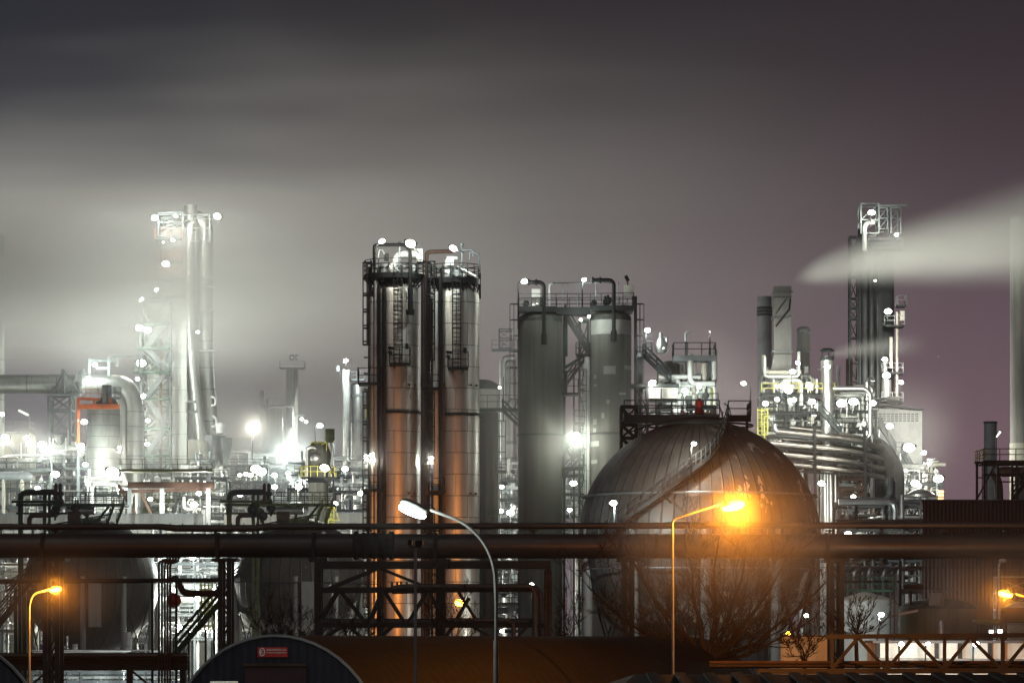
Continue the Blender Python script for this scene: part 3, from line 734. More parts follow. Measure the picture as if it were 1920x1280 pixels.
# ================================================================ gas spheres
def gas_sphere(label, cx, cy, Y, R, mat_, legs=10, n=72):
    c = P(cx, cy, Y); t = thing('gas_sphere', label, 'storage sphere', (c.x,c.y,0), 'spherical gas tanks')
    b = MB(); b.ball(c, R, n, n//2); sh = b.obj('shell', mat_, t)
    # centre the plates' texture on the sphere's centre
    sh.data.transform(Matrix.Translation((0,0,-c.z))); sh.location = (0,0,c.z)
    for k in range(legs):
        a = 2*PI*(k+.5)/legs; q = V((c.x+math.cos(a)*R*.97, c.y+math.sin(a)*R*.97, 0))
        b = MB(); b.tube(q, V((q.x,q.y,c.z+1.2)), R*.042, 12); b.obj('leg', TANKG, t)
    b = MB()
    for k in range(legs):
        a, a2 = 2*PI*(k+.5)/legs, 2*PI*(k+1.5)/legs
        p = V((c.x+math.cos(a)*R*.97, c.y+math.sin(a)*R*.97, 0)); q = V((c.x+math.cos(a2)*R*.97, c.y+math.sin(a2)*R*.97, 0))
        b.bar(p+V((0,0,.6)), q+V((0,0,c.z-2)), .12); b.bar(q+V((0,0,.6)), p+V((0,0,c.z-2)), .12)
    b.obj('brace', DARK, t)
    return t, c
gs, C0 = gas_sphere('large dark gas sphere with spiral stair and peeling paint', 1311, 1015, 280, 9.97, SPH1, 10, 96)
R0 = 9.97
def on_sphere(px, py, Rr, c=C0):
    o = V((0,0,CAMH)); d_ = (P(px,py,1)-o).normalized(); oc = o-c
    B = oc.dot(d_); D = B*B - (oc.length_squared - Rr*Rr)
    return o + d_*(-B - math.sqrt(max(0,D)))
b = MB(); zl = Z(931,280); rl = math.sqrt(R0**2-(zl-C0.z)**2)
b.ring((C0.x,C0.y,zl), rl+.35, .1, 72)
for k in range(36):
    a = 2*PI*k/36; b.bar((C0.x+rl*math.cos(a),C0.y+rl*math.sin(a),zl), (C0.x+(rl+.35)*math.cos(a),C0.y+(rl+.35)*math.sin(a),zl), .08)
b.obj('spray_ring', GALV, gs)
b = MB(); zl2 = Z(1068,280); b.ring((C0.x,C0.y,zl2), R0*.985+.25, .06, 72); b.obj('spray_ring', GALV, gs)
b = MB(); zl3 = Z(806,280); rl3 = math.sqrt(R0**2-(zl3-C0.z)**2); b.ring((C0.x,C0.y,zl3+.35), rl3+.4, .09, 48)
b.rail([(C0.x+(rl3+.4)*math.cos(a), C0.y+(rl3+.4)*math.sin(a), zl3+.4) for a in [2*PI*k/20 for k in range(20)]], .0001, 3, .02, 0, True)
b.obj('spray_ring', DARK, gs)
# spiral stair
st = thing('sphere_stair', 'curved steel stair with handrails climbing the large gas sphere', 'stairs', on_sphere(1180,978,R0+.3))
way = [(1128,1030),(1160,1000),(1188,974),(1218,952),(1250,929),(1275,909),(1297,890),(1314,877),(1329,863),(1341,846),(1349,828),(1353,812),(1356,797)]
inn = [on_sphere(a, b_, R0+.25) for a, b_ in way]
out = []
for p in inn:
    n_ = (p-C0); n_.z *= .35; n_.normalize(); out.append(p + n_*1.25 + V((0,0,.0)))
b = MB()
for a, c_ in zip(inn, inn[1:]): b.bar(a, c_, .08, .3)
for a, c_ in zip(out, out[1:]): b.bar(a, c_, .08, .3)
b.obj('stringer', DARK, st)
b = MB()
for i in range(len(inn)-1):
    k = 7
    for j in range(k): b.bar(inn[i].lerp(inn[i+1],(j+.5)/k), out[i].lerp(out[i+1],(j+.5)/k), .28, .04)
b.obj('tread', DARK, st)
for pts in (inn, out):
    b = MB()
    for a, c_ in zip(pts, pts[1:]):
        for h_ in (.55,1.1): b.bar(a+V((0,0,h_)), c_+V((0,0,h_)), .07)
        b.bar(a, a+V((0,0,1.1)), .08); m_ = a.lerp(c_,.5); b.bar(m_, m_+V((0,0,1.1)), .07)
    b.obj('railing', DARK, st)
for i in range(2, len(inn), 2):
    b = MB(); b.bar(out[i], on_sphere(way[i][0]+8, way[i][1]+14, R0-.05), .1); b.obj('bracket', DARK, st)
# top platform with lattice leg
tp = thing('top_platform', 'dark railed platform over the top of the large gas sphere', 'platform', (X(1285,280),280,0))
zt = Z(786,280); xa, xb = X(1168,280), X(1404,280)
b = MB(); b.box((xa,277,zt), (X(1345,280),283,zt+.12)); b.box((X(1362,280),277.5,zt), (xb,282,zt+.12)); b.box((X(1345,280)+.002,279,zt+.01), (X(1362,280)-.002,282.5,zt+.11))
b.box((xa,276.9,zt-.5), (X(1345,280),277.1,zt+.2)); b.box((X(1362,280),277.4,zt-.35), (xb,277.6,zt+.2)); dk = b.obj('deck', BLACK, tp)
b = MB(); b.rail([(xa,277,zt+.1),(X(1345,280),277,zt+.1)], 1.25, 1.25, .04); b.rail([(X(1362,280),277.5,zt+.1),(xb,277.5,zt+.1),(xb,282,zt+.1)], 1.25, 1.25, .04); b.rail([(xa,283,zt+.1),(X(1345,280),283,zt+.1)], 1.25, 1.5, .04)
b.obj('railing', DARK, dk)
b = MB(); zs = [Z(q,280) for q in (1250,1180,1110,1040,970,900,840,815,790,756)]
b.lattice(xa, X(1196,280), 283.5, 285.5, zs, .22); b.obj('lattice_leg', BLACK, tp)
b = MB()
for px in (1232,1300,1345,1402): b.bar((X(px,280),281,Z(803 if px < 1400 else 812,280)), (X(px,280),281,zt), .22)
b.bar(P(1180,810,281), P(1240,790,281), .12); b.obj('strut', BLACK, tp)
for (px, py, ph, w_) in ((1352,752,778,3),):
    for s_ in (0, 14):
        b = MB(); b.path([P(1344+s_,756,279.5)+V((0,0,0)), P(1350+s_*1.2,762,279), P(1356+s_*1.1,785,278), P(1357+s_*.9,800,277)], .06, 6, .5); b.obj('handrail', GALV, tp)
b = MB(); b.lathe(P(1311,776,279), [(.32,0),(.32,1.0),(.2,1.15),(.1,1.3)], 12); b.obj('red_drum', REDP, None, 'red cylinder standing on the platform over the large sphere', 'gas bottle')
R_ = random.Random(4)
for i in range(9):
    px = 1262 + i*9; hgt = R_.uniform(8,20)
    b = MB(); x_ = X(px,281); b.cyl((x_,281+R_.uniform(-1,1)), R_.uniform(.1,.22), zt+.1, zt+M_(hgt,281), 10); b.ball((x_,281,zt+M_(hgt*.7,281)), .24, 8, 6); b.lathe((x_,280.6,zt+M_(hgt*.5,281)), [(.3,-.04),(.3,.04)], 10, 'y')
    b.obj('valve', ALU, tp)
# ---- two smaller spheres
def far_sphere(label, cx, mat_):
    t, c = gas_sphere(label, cx, 1097, 507, 10.0, mat_, 10, 72)
    b = MB(); b.ring((c.x,c.y,c.z+.3), 10.35, .12, 60); b.obj('spray_ring', DARK, t)
    b = MB(); b.box((c.x-.9+1.8,c.y-10.6,c.z-6.2), (c.x+.9+1.8,c.y-10.0,c.z+.4)); b.obj('column_jacket', TANKG, t)
    b = MB()
    for k in range(8):
        p = V((c.x-12+k*1.7, c.y-4, c.z-1+k*1.35)); 
        if k < 7: b.stair(p, p+V((1.7,0,1.35)), 1.0, (0,-1,0), .12)
    b.obj('stair', DARK, t)
    return t, c
g2, C2 = far_sphere('far left dark gas sphere behind the orange lamp', 171, SPH2)
g3, C3 = far_sphere('dark gas sphere with flaking pale patches behind the arched hall', 562, SPH3)
def gantry(label, cx, ma, mb_, seed):
    Y = 498; dx = cx-171
    t = thing('tank_gantry', label, 'gantry', (X(cx-40,Y),Y,0), 'valve gantries over the two left spheres')
    def q(x, y, d_=0): return P(x+dx, y, Y+d_)
    b = MB()
    for px in (39, 84, 93): b.bar((X(px+dx,Y),Y,0), q(px,925), .7 if px == 39 else .4)
    b.bar(q(30,946), q(238,946), .35, .4); b.bar(q(30,962), q(180,962), .3); b.bar(q(84,925), q(84,990), .5)
    b.bar(q(168,948), q(160,985), .4); b.bar(q(205,948), q(176,985), .35); b.bar(q(150,948), q(152,988), .35); b.obj('frame', ma, t)
    b = MB(); b.box((X(98+dx,Y),Y-2.5,Z(948.5,Y)), (X(238+dx,Y),Y+3,Z(945,Y))); dk = b.obj('deck', ma, t)
    b = MB(); b.rail([q(122,945,-2.5), q(238,945,-2.5), q(238,945,3)], 1.75, 1.15, .06, 2); b.rail([q(122,945,3), q(238,945,3)], 1.75, 1.6, .05, 1); b.obj('railing', mb_, dk)
    b = MB(); b.path([q(39,960), q(39,923), q(102,922)], .45, 10, 1.0); b.obj('pipe', DARK, t)
    b = MB(); b.path([q(55,990), q(55,966), q(100,965)], .35, 10, .8); b.obj('pipe', RUST, t)
    b = MB(); b.path([q(22,940,-1), q(110,940,-1), q(118,935,-1)], .22, 8, .5); b.obj('pipe', mb_, t)
    b = MB(); b.tube(q(125,957,-1), q(178,957,-1), .55, 12); b.obj('drum', ALU, t)
    b = MB(); b.tube(q(128,968,-1), q(152,968,-1), .9, 14); b.obj('drum', RUST, t)
    for i, px in enumerate((105, 113)):
        b = MB(); cc = q(px,950); b.lathe((cc.x,cc.y,0), [(.3,cc.z),(.3,cc.z+1.6),(.55,cc.z+1.7),(.55,cc.z+2.1),(.25,cc.z+2.3),(.28,cc.z+3.2),(.1,cc.z+3.5)], 10)
        b.ball((cc.x,cc.y,cc.z+.6), .6, 10, 6); b.obj('relief_valve', RUST if i == 0 else DARK, t)
    R = random.Random(seed)
    for i in range(6):
        px = R.uniform(80, 178); b = MB(); cc = q(px, R.uniform(950, 968), R.uniform(-1.5,1)); b.ball(cc, R.uniform(.35,.6), 8, 6); b.lathe(cc, [(.7,-.08),(.7,.08)], 12, 'y'); b.tube(cc-V((0,0,1.2)), cc+V((0,0,1.0)), .16); b.obj('valve', DARK, t)
    b = MB()
    for px in (20, 60, 88): b.bar(q(px,950,2), q(px,903,2), .1)
    for py in (905, 920, 935): b.bar(q(20,py,2), q(92,py,2), .09)
    b.bar(q(20,948,2), q(48,905,2), .09); b.obj('scaffold', GALV, t)
    b = MB(); b.stair(q(200,985,-3), q(214,948,-3), 1.4, (1,0,0), .14); b.obj('stair', ma, t)
    b = MB()
    for k in range(4): b.bar(q(60+k*14,990+k*2), q(205-k*8,964+k*5), .22)
    b.obj('strut', ma, t)
    return t
gantry('green valve gantry over the far left sphere', 171, GREEN, GREEN, 3)
gantry('olive-green valve gantry over the flaking sphere', 562, OLIVE, OLIVE, 8)

# ================================================================ four tall columns
def dome_prof(r, z0, zt, dh, k=8):
    return [(r, z0), (r, zt-dh)] + [(r*math.cos(a), zt-dh+dh*math.sin(a)) for a in [PI/2*i/k*.985 for i in range(1, k+1)]]
def plat(parent, xa, xb, py, Y, dy0, dy1, md=DARK, h=1.15, th=.25, sides=True, name='platform', mr=None, step=1.2):
    z_ = Z(py, Y); b = MB(); a_, b_ = X(xa,Y), X(xb,Y); b.box((a_,Y+dy0,z_-th), (b_,Y+dy1,z_)); p = b.obj(name, md, parent)
    b = MB(); pts = [V((a_,Y+dy1,z_)), V((a_,Y+dy0,z_)), V((b_,Y+dy0,z_)), V((b_,Y+dy1,z_))]
    b.rail(pts if sides else pts[1:3], h, step, .035); b.obj('railing', mr or md, p); return p
YC = 335.0
def steel_column(label, cx, rpx, ytop, left, lad, yb):
    c = P(cx, 1195, YC); r = M_(rpx, YC); t = thing('steel_column', label, 'column', (c.x,YC,0), 'pair of steel-clad columns')
    b = MB(); b.lathe((c.x,YC,0), dome_prof(r, 0, Z(ytop,YC), 1.5), 56); b.obj('shell', STEEL, t)
    z_ = Z(yb,YC); b = MB(); b.lathe((c.x,YC,0), [(r+.02,z_),(r+.22,z_),(r+.22,z_+.28),(r+.02,z_+.28)], 48, 'z', False, False); b.obj('stiffening_ring', BLACK, t)
    b = MB()
    for k in range(12):
        a = PI + PI*k/11; b.sweep([V((c.x+r*1.01*math.cos(a), YC+r*1.01*math.sin(a), Z(ytop+14,YC))), V((c.x+r*.85*math.cos(a), YC+r*.85*math.sin(a), Z(ytop+5,YC))), V((c.x+r*.4*math.cos(a), YC+r*.4*math.sin(a), Z(ytop,YC)+.05))], .05, 5)
    b.obj('dome_rib', BLACK, t)
    # service pipes down the left flank
    for i, (px, rr, m_, y0_) in enumerate(left):
        b = MB(); x_ = X(px,YC); yy = YC - math.sqrt(max(.2, (r+rr+.1)**2 - (x_-c.x)**2)) if abs(x_-c.x) < r else YC-.4
        b.path([(x_,yy,0), (x_,yy,Z(y0_,YC))], rr, 10)
        zz = 4
        while zz < Z(y0_,YC): b.lathe((x_,yy,zz), [(rr*1.25,0),(rr*1.25,.12)], 10); zz += 4.5
        b.obj('pipe', m_, t)
    # ladder run with basket platform
    lx, ly0, ly1 = lad
    x_ = X(lx,YC); b = MB(); b.ladder((x_,YC-r-.35,Z(ly1,YC)), Z(ly0,YC), .8, (0,-1,0), True, .05, .42); b.obj('ladder', BLACK, t)
    p = plat(t, lx-17, lx+21, ly1-2, YC-r-.3, -1.5, .4, BLACK, 1.5, .18)
    b = MB()
    for px in (lx-8, lx+12): b.add([P(px-3,ly1,YC-r), P(px+3,ly1,YC-r), P(px,ly1+9,YC-r), P(px-3,ly1,YC-r-.9), P(px+3,ly1,YC-r-.9), P(px,ly1+1,YC-r-.9)], [(0,1,2),(3,5,4),(0,2,5,3),(1,4,5,2),(0,3,4,1)])
    b.obj('bracket', BLACK, t)
    b = MB(); b.sweep([P(lx-20,ly1-33,YC-r-.2), P(lx-13,ly1-32,YC-r-.3), P(lx-11,ly1-29,YC-r-.3)], .14, 8); b.sweep([P(lx-20,ly1-24,YC-r-.2), P(lx-13,ly1-23,YC-r-.3)], .14, 8); b.tube(P(lx+15,ly1-40,YC-r-.3), P(lx+15,ly1-30,YC-r-.3), .16); b.obj('nozzle', BLACK, t)
    for (dx, py) in ((28,724),(38,724),(27,926),(37,926)):
        b = MB(); x_ = c.x + M_(dx,YC); yy = YC - math.sqrt(max(.01,r*r-M_(dx,YC)**2)); b.tube((x_,yy,Z(py,YC)), (x_,yy-.3,Z(py,YC)), .1, 8); b.obj('nozzle', RUST, t)
    return t, c, r
sc1, c1, r1 = steel_column('left steel-clad column with orange glow and caged ladders', 741, 46, 524, [(699,.26,STEEL,560),(706,.2,ALU,530),(712,.16,BLACK,540),(718,.16,RUST,690),(722,.2,BLACK,545)], (748,500,684), 777)
sc2, c2, r2_ = steel_column('right steel-clad column with orange glow beside the grey concrete column', 856, 43, 531, [(812,.22,BLACK,560),(818,.28,WHITE,550),(827,.2,BLACK,525),(832,.14,RUST,720)], (857,520,692), 781)
def top_deck(label, cx, xa, xb, py, railtop, r, n_eq, seed):
    t = thing('top_deck', label, 'platform', (X(cx,YC),YC,Z(py+10,YC)))
    z_ = Z(py,YC); b = MB(); rr = M_((xb-xa)/2,YC); ccx = X((xa+xb)/2,YC)
    b.lathe((ccx,YC,0), [(rr*.98,z_-.55),(rr,z_-.5),(rr,z_),(rr*.98,z_+.02)], 20)
    for k in range(10):
        a = 2*PI*k/10; b.bar((ccx+rr*.95*math.cos(a),YC+rr*.95*math.sin(a),z_-.5), (X(cx,YC)+r*.9*math.cos(a),YC+r*.9*math.sin(a),z_-1.3), .12)
    dk = b.obj('deck', BLACK, t)
    b = MB(); n = 18; b.rail([(ccx+rr*.98*math.cos(2*PI*k/n), YC+rr*.98*math.sin(2*PI*k/n), z_) for k in range(n)], Z(railtop,YC)-z_, 1.0, .035, 2, True); b.obj('railing', BLACK, dk)
    R = random.Random(seed)
    for i in range(n_eq):
        a = R.uniform(0, 2*PI); q = V((ccx+rr*.75*math.cos(a)*R.random(), YC+rr*.7*math.sin(a), z_)); k = i % 4
        b = MB()
        if k == 0: hh = R.uniform(.8,1.6); b.lathe(q, [(.12,0),(.12,hh*.6),(.3,hh*.62),(.3,hh*.75),(.16,hh*.8),(.16,hh),(.05,hh+.15)], 10); nm = 'relief_valve'
        elif k == 1: b.path([q, q+V((0,0,1.2)), q+V((R.uniform(.6,1.4)*R.choice((-1,1)),0,1.2)), q+V((R.uniform(1,1.4),-.5,.1))], .13, 8, .3); nm = 'pipe'
        elif k == 2: b.lathe(q, [(.45,0),(.5,.1),(.5,.7),(.3,.95)], 14); b.lathe(q, [(.62,.66),(.62,.74)], 14); nm = 'manhole'
        else: b.ball(q+V((0,-.3,.6)), .22, 8, 6); b.lathe(q+V((0,-.5,.6)), [(.3,-.03),(.3,.03)], 10, 'y'); b.tube(q, q+V((0,0,1.0)), .09); nm = 'valve'
        b.obj(nm, R.choice((ALU,WHITE,GALV,ALU,DARK)), t)
    return t
td1 = top_deck('black railed deck crowded with fittings atop the left steel column', 741, 682, 798, 516, 490, r1, 16, 31)
td2 = top_deck('black railed deck crowded with fittings atop the right steel column', 856, 806, 901, 524, 498, r2_, 16, 32)
def on(t, name, m_, f_):
    b = MB(); f_(b); return b.obj(name, m_, t)
on(td1,'pipe',BLACK,lambda b: b.path(PP([(702,500),(702,461),(708,459),(760,459),(769,470),(769,590)],YC-2.6), .17, 8, .4))
on(td1,'drain_pipe',BLACK,lambda b: (b.tube(P(769,540,YC-2.6),P(769,588,YC-2.6),.26), b.tube(P(769,580,YC-2.6),P(769,590,YC-2.6),.42)))
on(td1,'pipe',WHITE,lambda b: b.path(PP([(742,515),(742,476),(785,476)],YC-1), .33, 12, .8))
on(td1,'cabinet',WHITE,lambda b: b.box(P(781,490,YC-1.2), P(793,468,YC-.4)))
on(td1,'cabinet',BLACK,lambda b: b.box(P(720,488,YC-2), P(729,476,YC-1.4)))
on(td1,'mast',GALV,lambda b: (b.tube(P(749,515,YC-1.5),P(749,452,YC-1.5),.07), [b.lathe(P(749,455+k*7,YC-1.5),[(.14,0),(.14,.1)],6) for k in range(8)]))
on(td1,'pipe',GALV,lambda b: b.path(PP([(710,490),(710,470),(716,468),(721,476)],YC-2), .06, 6, .2))
on(td1,'pipe',RUST,lambda b: b.path([V((X(800,YC),YC-1.2,0)), P(800,474,YC-1.2), P(808,472,YC-1.2), P(850,471,YC-1.2)], .2, 10, .6))
on(td2,'pipe',WHITE,lambda b: b.path(PP([(838,524),(838,486),(848,484),(858,484)],YC-1), .2, 10, .4))
on(td2,'cabinet',WHITE,lambda b: b.box(P(838,497,YC-1.5), P(851,482,YC-.8)))
on(td2,'mast',GALV,lambda b: (b.tube(P(866,520,YC-1.5),P(866,458,YC-1.5),.08), b.lathe(P(866,462,YC-1.5),[(.2,0),(.2,.3)],8)))
on(td2,'pipe',GALV,lambda b: b.path(PP([(866,490),(866,470),(880,468),(887,469),(887,480)],YC-1.5), .08, 6, .2))
on(td2,'pipe',GALV,lambda b: b.path(PP([(880,486),(881,472),(889,475),(898,476),(898,500)],YC-1.5), .08, 6, .2))
on(td2,'bracket',BLACK,lambda b: (b.bar(P(900,512,YC),P(900,560,YC),.18), b.bar(P(893,560,YC),P(900,560,YC),.18)))
# side ladder tower left of the pair
lt = thing('ladder_tower', 'black caged ladder run with small landings down the left steel column', 'ladder', (X(690,YC),YC-1,0))
x_ = X(697,YC)
for (a_, b_) in ((492,690),(728,900),(925,1180)):
    b = MB(); b.ladder((x_,YC-1.2,Z(b_,YC)), Z(a_,YC), .6, (-1,0,0), True, .085, .42); b.obj('ladder', BLACK, lt)
b = MB()
for px in (692.5,702,712): b.bar((X(px,YC),YC-1.3,0), P(px,500,YC-1.3), .24)
for py in range(520,1180,30): b.bar(P(682,py,YC-1.3), P(716,py,YC-1.3), .14)
b.obj('stile', BLACK, lt)
plat(lt, 672, 716, 718, YC-2, -1.2, 1, BLACK, 1.4)
on(lt,'bracket',BLACK,lambda b: b.add([P(674,719,YC-2),P(716,719,YC-2),P(716,727,YC-2),P(674,719,YC-1),P(716,719,YC-1),P(716,727,YC-1)],[(0,2,1),(3,4,5),(0,1,4,3),(1,2,5,4),(2,0,3,5)]))
plat(lt, 681, 722, 917, YC-2, -1.2, 1, BLACK, 1.35)
on(lt,'bracket',BLACK,lambda b: b.add([P(690,918,YC-2),P(722,918,YC-2),P(712,927,YC-2),P(690,918,YC-1),P(722,918,YC-1),P(712,927,YC-1)],[(0,2,1),(3,4,5),(0,1,4,3),(1,2,5,4),(2,0,3,5)]))
lt = thing('ladder_tower', 'black caged ladder run in the gap between the two steel columns', 'ladder', (X(808,YC),YC-1,0))
for (a_, b_) in ((500,720),(735,905),(930,1180)):
    b = MB(); b.ladder((X(808,YC),YC-1.6,Z(b_,YC)), Z(a_,YC), .7, (0,-1,0), True, .085, .42); b.obj('ladder', BLACK, lt)
b = MB()
for px in (791.5,796,804.5,829): b.bar((X(px,YC),YC-1.0,0), P(px,520,YC-1.0), .22)
for py in range(530,1180,36): b.bar(P(789,py,YC-1), P(812,py,YC-1), .13)
b.obj('stile', BLACK, lt)
plat(lt, 790, 826, 727, YC-2.2, -1.2, 1, BLACK, 1.2)
plat(lt, 804, 834, 920, YC-2.2, -1.2, 1, BLACK, 1.2)
on(lt,'bracket',BLACK,lambda b: b.lathe(P(820,928,YC-2.3),[(.5,0),(.8,.25),(.82,.4)],14))
# ---- concrete columns
YK = 345.0
def conc_column(label, cx, rpx, ytop, top, yb):
    c = P(cx, 1195, YK); r = M_(rpx,YK); t = thing('concrete_column', label, 'column', (c.x,YK,0), 'pair of concrete columns')
    b = MB(); b.cyl(c, r, 0, Z(ytop+14,YK), 56); b.obj('shaft', CONC, t)
    b = MB(); b.lathe((c.x,YK,0), dome_prof(r*.995, Z(ytop+13.9,YK), Z(ytop-6,YK), M_(14,YK)), 40, 'z', False); b.obj('dome', TARRED, t)
    z_ = Z(yb,YK); b = MB(); b.lathe((c.x,YK,0), [(r+.01,z_),(r+.16,z_),(r+.16,z_+.22),(r+.01,z_+.22)], 48, 'z', False, False); b.obj('stiffening_ring', BLACK, t)
    return t, c, r
k1, ck1, rk1 = conc_column('plain grey concrete column with black streaked dome', 1013.5, 41.5, 590, True, 818)
k2, ck2, rk2 = conc_column('grey concrete column with pale repair patches behind the big sphere', 1145, 39, 588, True, 816)
def patch(px0, px1, py0, py1, c=ck2, r=rk2):
    b = MB(); a0 = math.asin(max(-1,min(1,(X(px0,YK)-c.x)/r))); a1 = math.asin(max(-1,min(1,(X(px1,YK)-c.x)/r))); n = 26; vs = []
    for z_ in (Z(py1,YK), Z(py0,YK)):
        for rr in (r-.05, r+.025):
            for k in range(n+1):
                a = a0+(a1-a0)*k/n; vs.append((c.x+rr*math.sin(a), YK-rr*math.cos(a), z_))
    m = n+1; fs = []
    for k in range(n): fs += [(m+k,m+k+1,3*m+k+1,3*m+k), (2*m+k,2*m+k+1,3*m+k+1,3*m+k)[::-1], (k,k+1,m+k+1,m+k)]
    fs += [(0,m,3*m,2*m), (m-1,3*m-1,4*m-1,2*m-1)]
    b.add(vs, fs); b.obj('repair_patch', PATCH, k2)
for q in ((1108,1183,602,629),(1131,1153,689,704),(1170,1184,687,694),(1113,1118,704,712),(1136,1142,752,759),(1127,1132,776,786),(1112,1118,787,797),(1113,1119,722,726),(1112,1117,804,812),(1107,1122,828,838),(1108,1119,863,870),(1160,1172,738,742)): patch(*q)
cd = thing('top_deck', 'dark railed bridge deck joining the tops of both concrete columns', 'platform', (X(1082,YK),YK,Z(600,YK)))
b = MB(); z_ = Z(578,YK)
b.box((X(973,YK),YK-2.3,z_-.55), (X(1042,YK),YK+2.3,z_)); b.box((X(1042,YK)+.004,YK-1.6,z_-.75), (X(1106,YK)-.004,YK+1,z_-.02)); b.box((X(1106,YK),YK-2.3,z_-.4), (X(1187,YK),YK+2.3,z_+.1))
dk = b.obj('deck', DARK, cd)
b = MB(); b.rail([(X(973,YK),YK+2.3,z_),(X(973,YK),YK-2.3,z_),(X(1042,YK),YK-2.3,z_),(X(1106,YK),YK-2.3,z_),(X(1187,YK),YK-2.3,z_+.1),(X(1187,YK),YK+2.3,z_+.1)], 1.25, 1.15, .035); b.rail([(X(973,YK),YK+2.3,z_),(X(1187,YK),YK+2.3,z_+.1)], 1.25, 1.3, .035); b.obj('railing', DARK, dk)
for x0_, yy, x1_, yv in ((990,529,1020,646),(1110,525,1151,640)):
    on(cd,'gooseneck_pipe',BLACK,lambda b: (b.path(PP([(x0_,yy),(x1_-6,yy),(x1_,yy+6),(x1_,yv)],YK-2.9), .2, 10, .5), b.tube(P(x1_,yv-20,YK-2.9),P(x1_,yv,YK-2.9),.3), b.tube(P(x0_,yy,YK-2.9),P(x0_+3,yy,YK-2.9),.32), b.tube(P(x0_+14,yy,YK-2.9),P(x0_+17,yy,YK-2.9),.32)))
on(cd,'cabinet',WHITE,lambda b: b.box(P(997,557,YK-1), P(1013,543,YK-.3)))
on(cd,'cabinet',CREAM,lambda b: (b.box(P(1170,552,YK-1.6), P(1188,536,YK-.8)), b.bar(P(1176,580,YK-1.2), P(1176,552,YK-1.2), .12)))
on(cd,'aerial',DARK,lambda b: (b.tube(P(1177,537,YK-1.2),P(1177,525,YK-1.2),.06), b.tube(P(1178,527,YK-1.2),P(1173,517,YK-1.2),.18)))
on(cd,'pipe',ALU,lambda b: b.path(PP([(1035,527),(1037,531),(1150,529)],YK-1.5), .1, 6, .2))
on(cd,'mast',GALV,lambda b: [b.tube(P(px,578,YK-1.5),P(px,py,YK-1.5),.05) for px, py in ((1055,531),(1064,535),(1082,530),(1117,529),(1159,529),(1030,532))])
on(cd,'pipe',WHITE,lambda b: b.path(PP([(1030,578),(1030,533),(1036,531)],YK-1.8), .1, 6, .2))
for i in range(8):
    px = (985,1000,1008,1015,1112,1135,1140,1165)[i]; hh = (14,10,16,20,14,22,24,8)[i]
    on(cd,'valve',(DARK,ALU,ALU,DARK,BLACK,BLACK,BLACK,GALV)[i],lambda b: (b.lathe(P(px,577,YK-1.8),[(.1,0),(.1,M_(hh,YK)*.5),(.28,M_(hh,YK)*.52),(.28,M_(hh,YK)*.6),(.12,M_(hh,YK)*.7),(.12,M_(hh,YK))],8), b.ball(P(px,577-hh*.4,YK-1.9),.26,8,6), b.lathe(P(px+2,577-hh*.6,YK-2),[(.32,-.03),(.32,.03)],10,'y')))
lt = thing('ladder_tower', 'thin caged ladder on the left flank of the plain concrete column', 'ladder', (X(970,YK),YK-.5,0))
b = MB(); b.ladder((X(971,YK),YK-.6,Z(790,YK)), Z(560,YK), .5, (-1,0,0), True, .045, .5)
b.bar((X(972.5,YK),YK-.4,0), P(972.5,560,YK-.4), .16); b.obj('ladder', DARK, lt)
on(lt,'cabinet',WHITE,lambda b: b.box(P(960,636,YK-1), P(971,618,YK-.4)))
lt = thing('ladder_tower', 'thin caged ladder on the right flank of the patched concrete column', 'ladder', (X(1192,YK),YK-.5,0))
b = MB(); b.ladder((X(1192,YK),YK-.6,Z(760,YK)), Z(556,YK), .6, (1,0,0), True, .05, .5); b.bar((X(1191.5,YK),YK-.4,0), P(1191.5,556,YK-.4), .3); b.obj('ladder', DARK, lt)
sw = thing('stair_tower', 'steel stair flights and landings between the two concrete columns', 'stairs', (X(1080,YK),YK,0))
on(sw,'flight',DARK,lambda b: b.stair(P(1104,665,YK+.5), P(1059,592,YK+.5), 1.2, (0,-1,0), .12))
on(sw,'flight',DARK,lambda b: b.stair(P(1058,725,YK+.5), P(1100,668,YK+.5), 1.2, (0,1,0), .12))
on(sw,'flight',DARK,lambda b: b.stair(P(1055,895,YK+.5), P(1088,858,YK+.5), 1.2, (0,-1,0), .12))
on(sw,'flight',DARK,lambda b: b.stair(P(1055,830,YK+1.5), P(1075,860,YK+1.5), 1.2, (0,1,0), .1))
plat(sw, 1056, 1094, 875, YK, -1, 1.4, BLACK, 1.2); plat(sw, 1054, 1084, 737, YK-.5, -1.2, 1, BLACK, 1.3); plat(sw, 1077, 1096, 792, YK-.5, -1, .8, BLACK, 1.2); plat(sw, 1080, 1106, 664, YK, -1, 1.4, BLACK, 1.1)
on(sw,'frame',GREEN,lambda b: b.lattice(X(1087,YK),X(1103,YK),YK+.6,YK+2.4,[Z(q,YK) for q in (1195,1130,1060,990,925,860,795,730,664,600)],.2,.5,True,False))
on(sw,'bracket',GREEN,lambda b: (b.bar(P(1058,690,YK-.2),P(1100,664,YK-.2),.3), b.bar(P(1062,668,YK+.2),P(1062,590,YK+.2),.25), b.bar(P(1056,680,YK),P(1063,580,YK),.12)))
on(sw,'ladder',GREEN,lambda b: b.ladder((X(1092,YK),YK-.5,Z(1180,YK)),Z(680,YK),.6,(0,-1,0),True,.05,.45))
on(sw,'post',GREEN,lambda b: (b.bar((X(1058,YK),YK+.6,0),P(1058,590,YK+.6),.25), b.bar((X(1076,YK),YK+.6,0),P(1076,690,YK+.6),.16)))
on(sw,'pipe',PALE,lambda b: b.tube((X(1101,YK),YK-.6,0), P(1101,668,YK-.6), .3, 12))
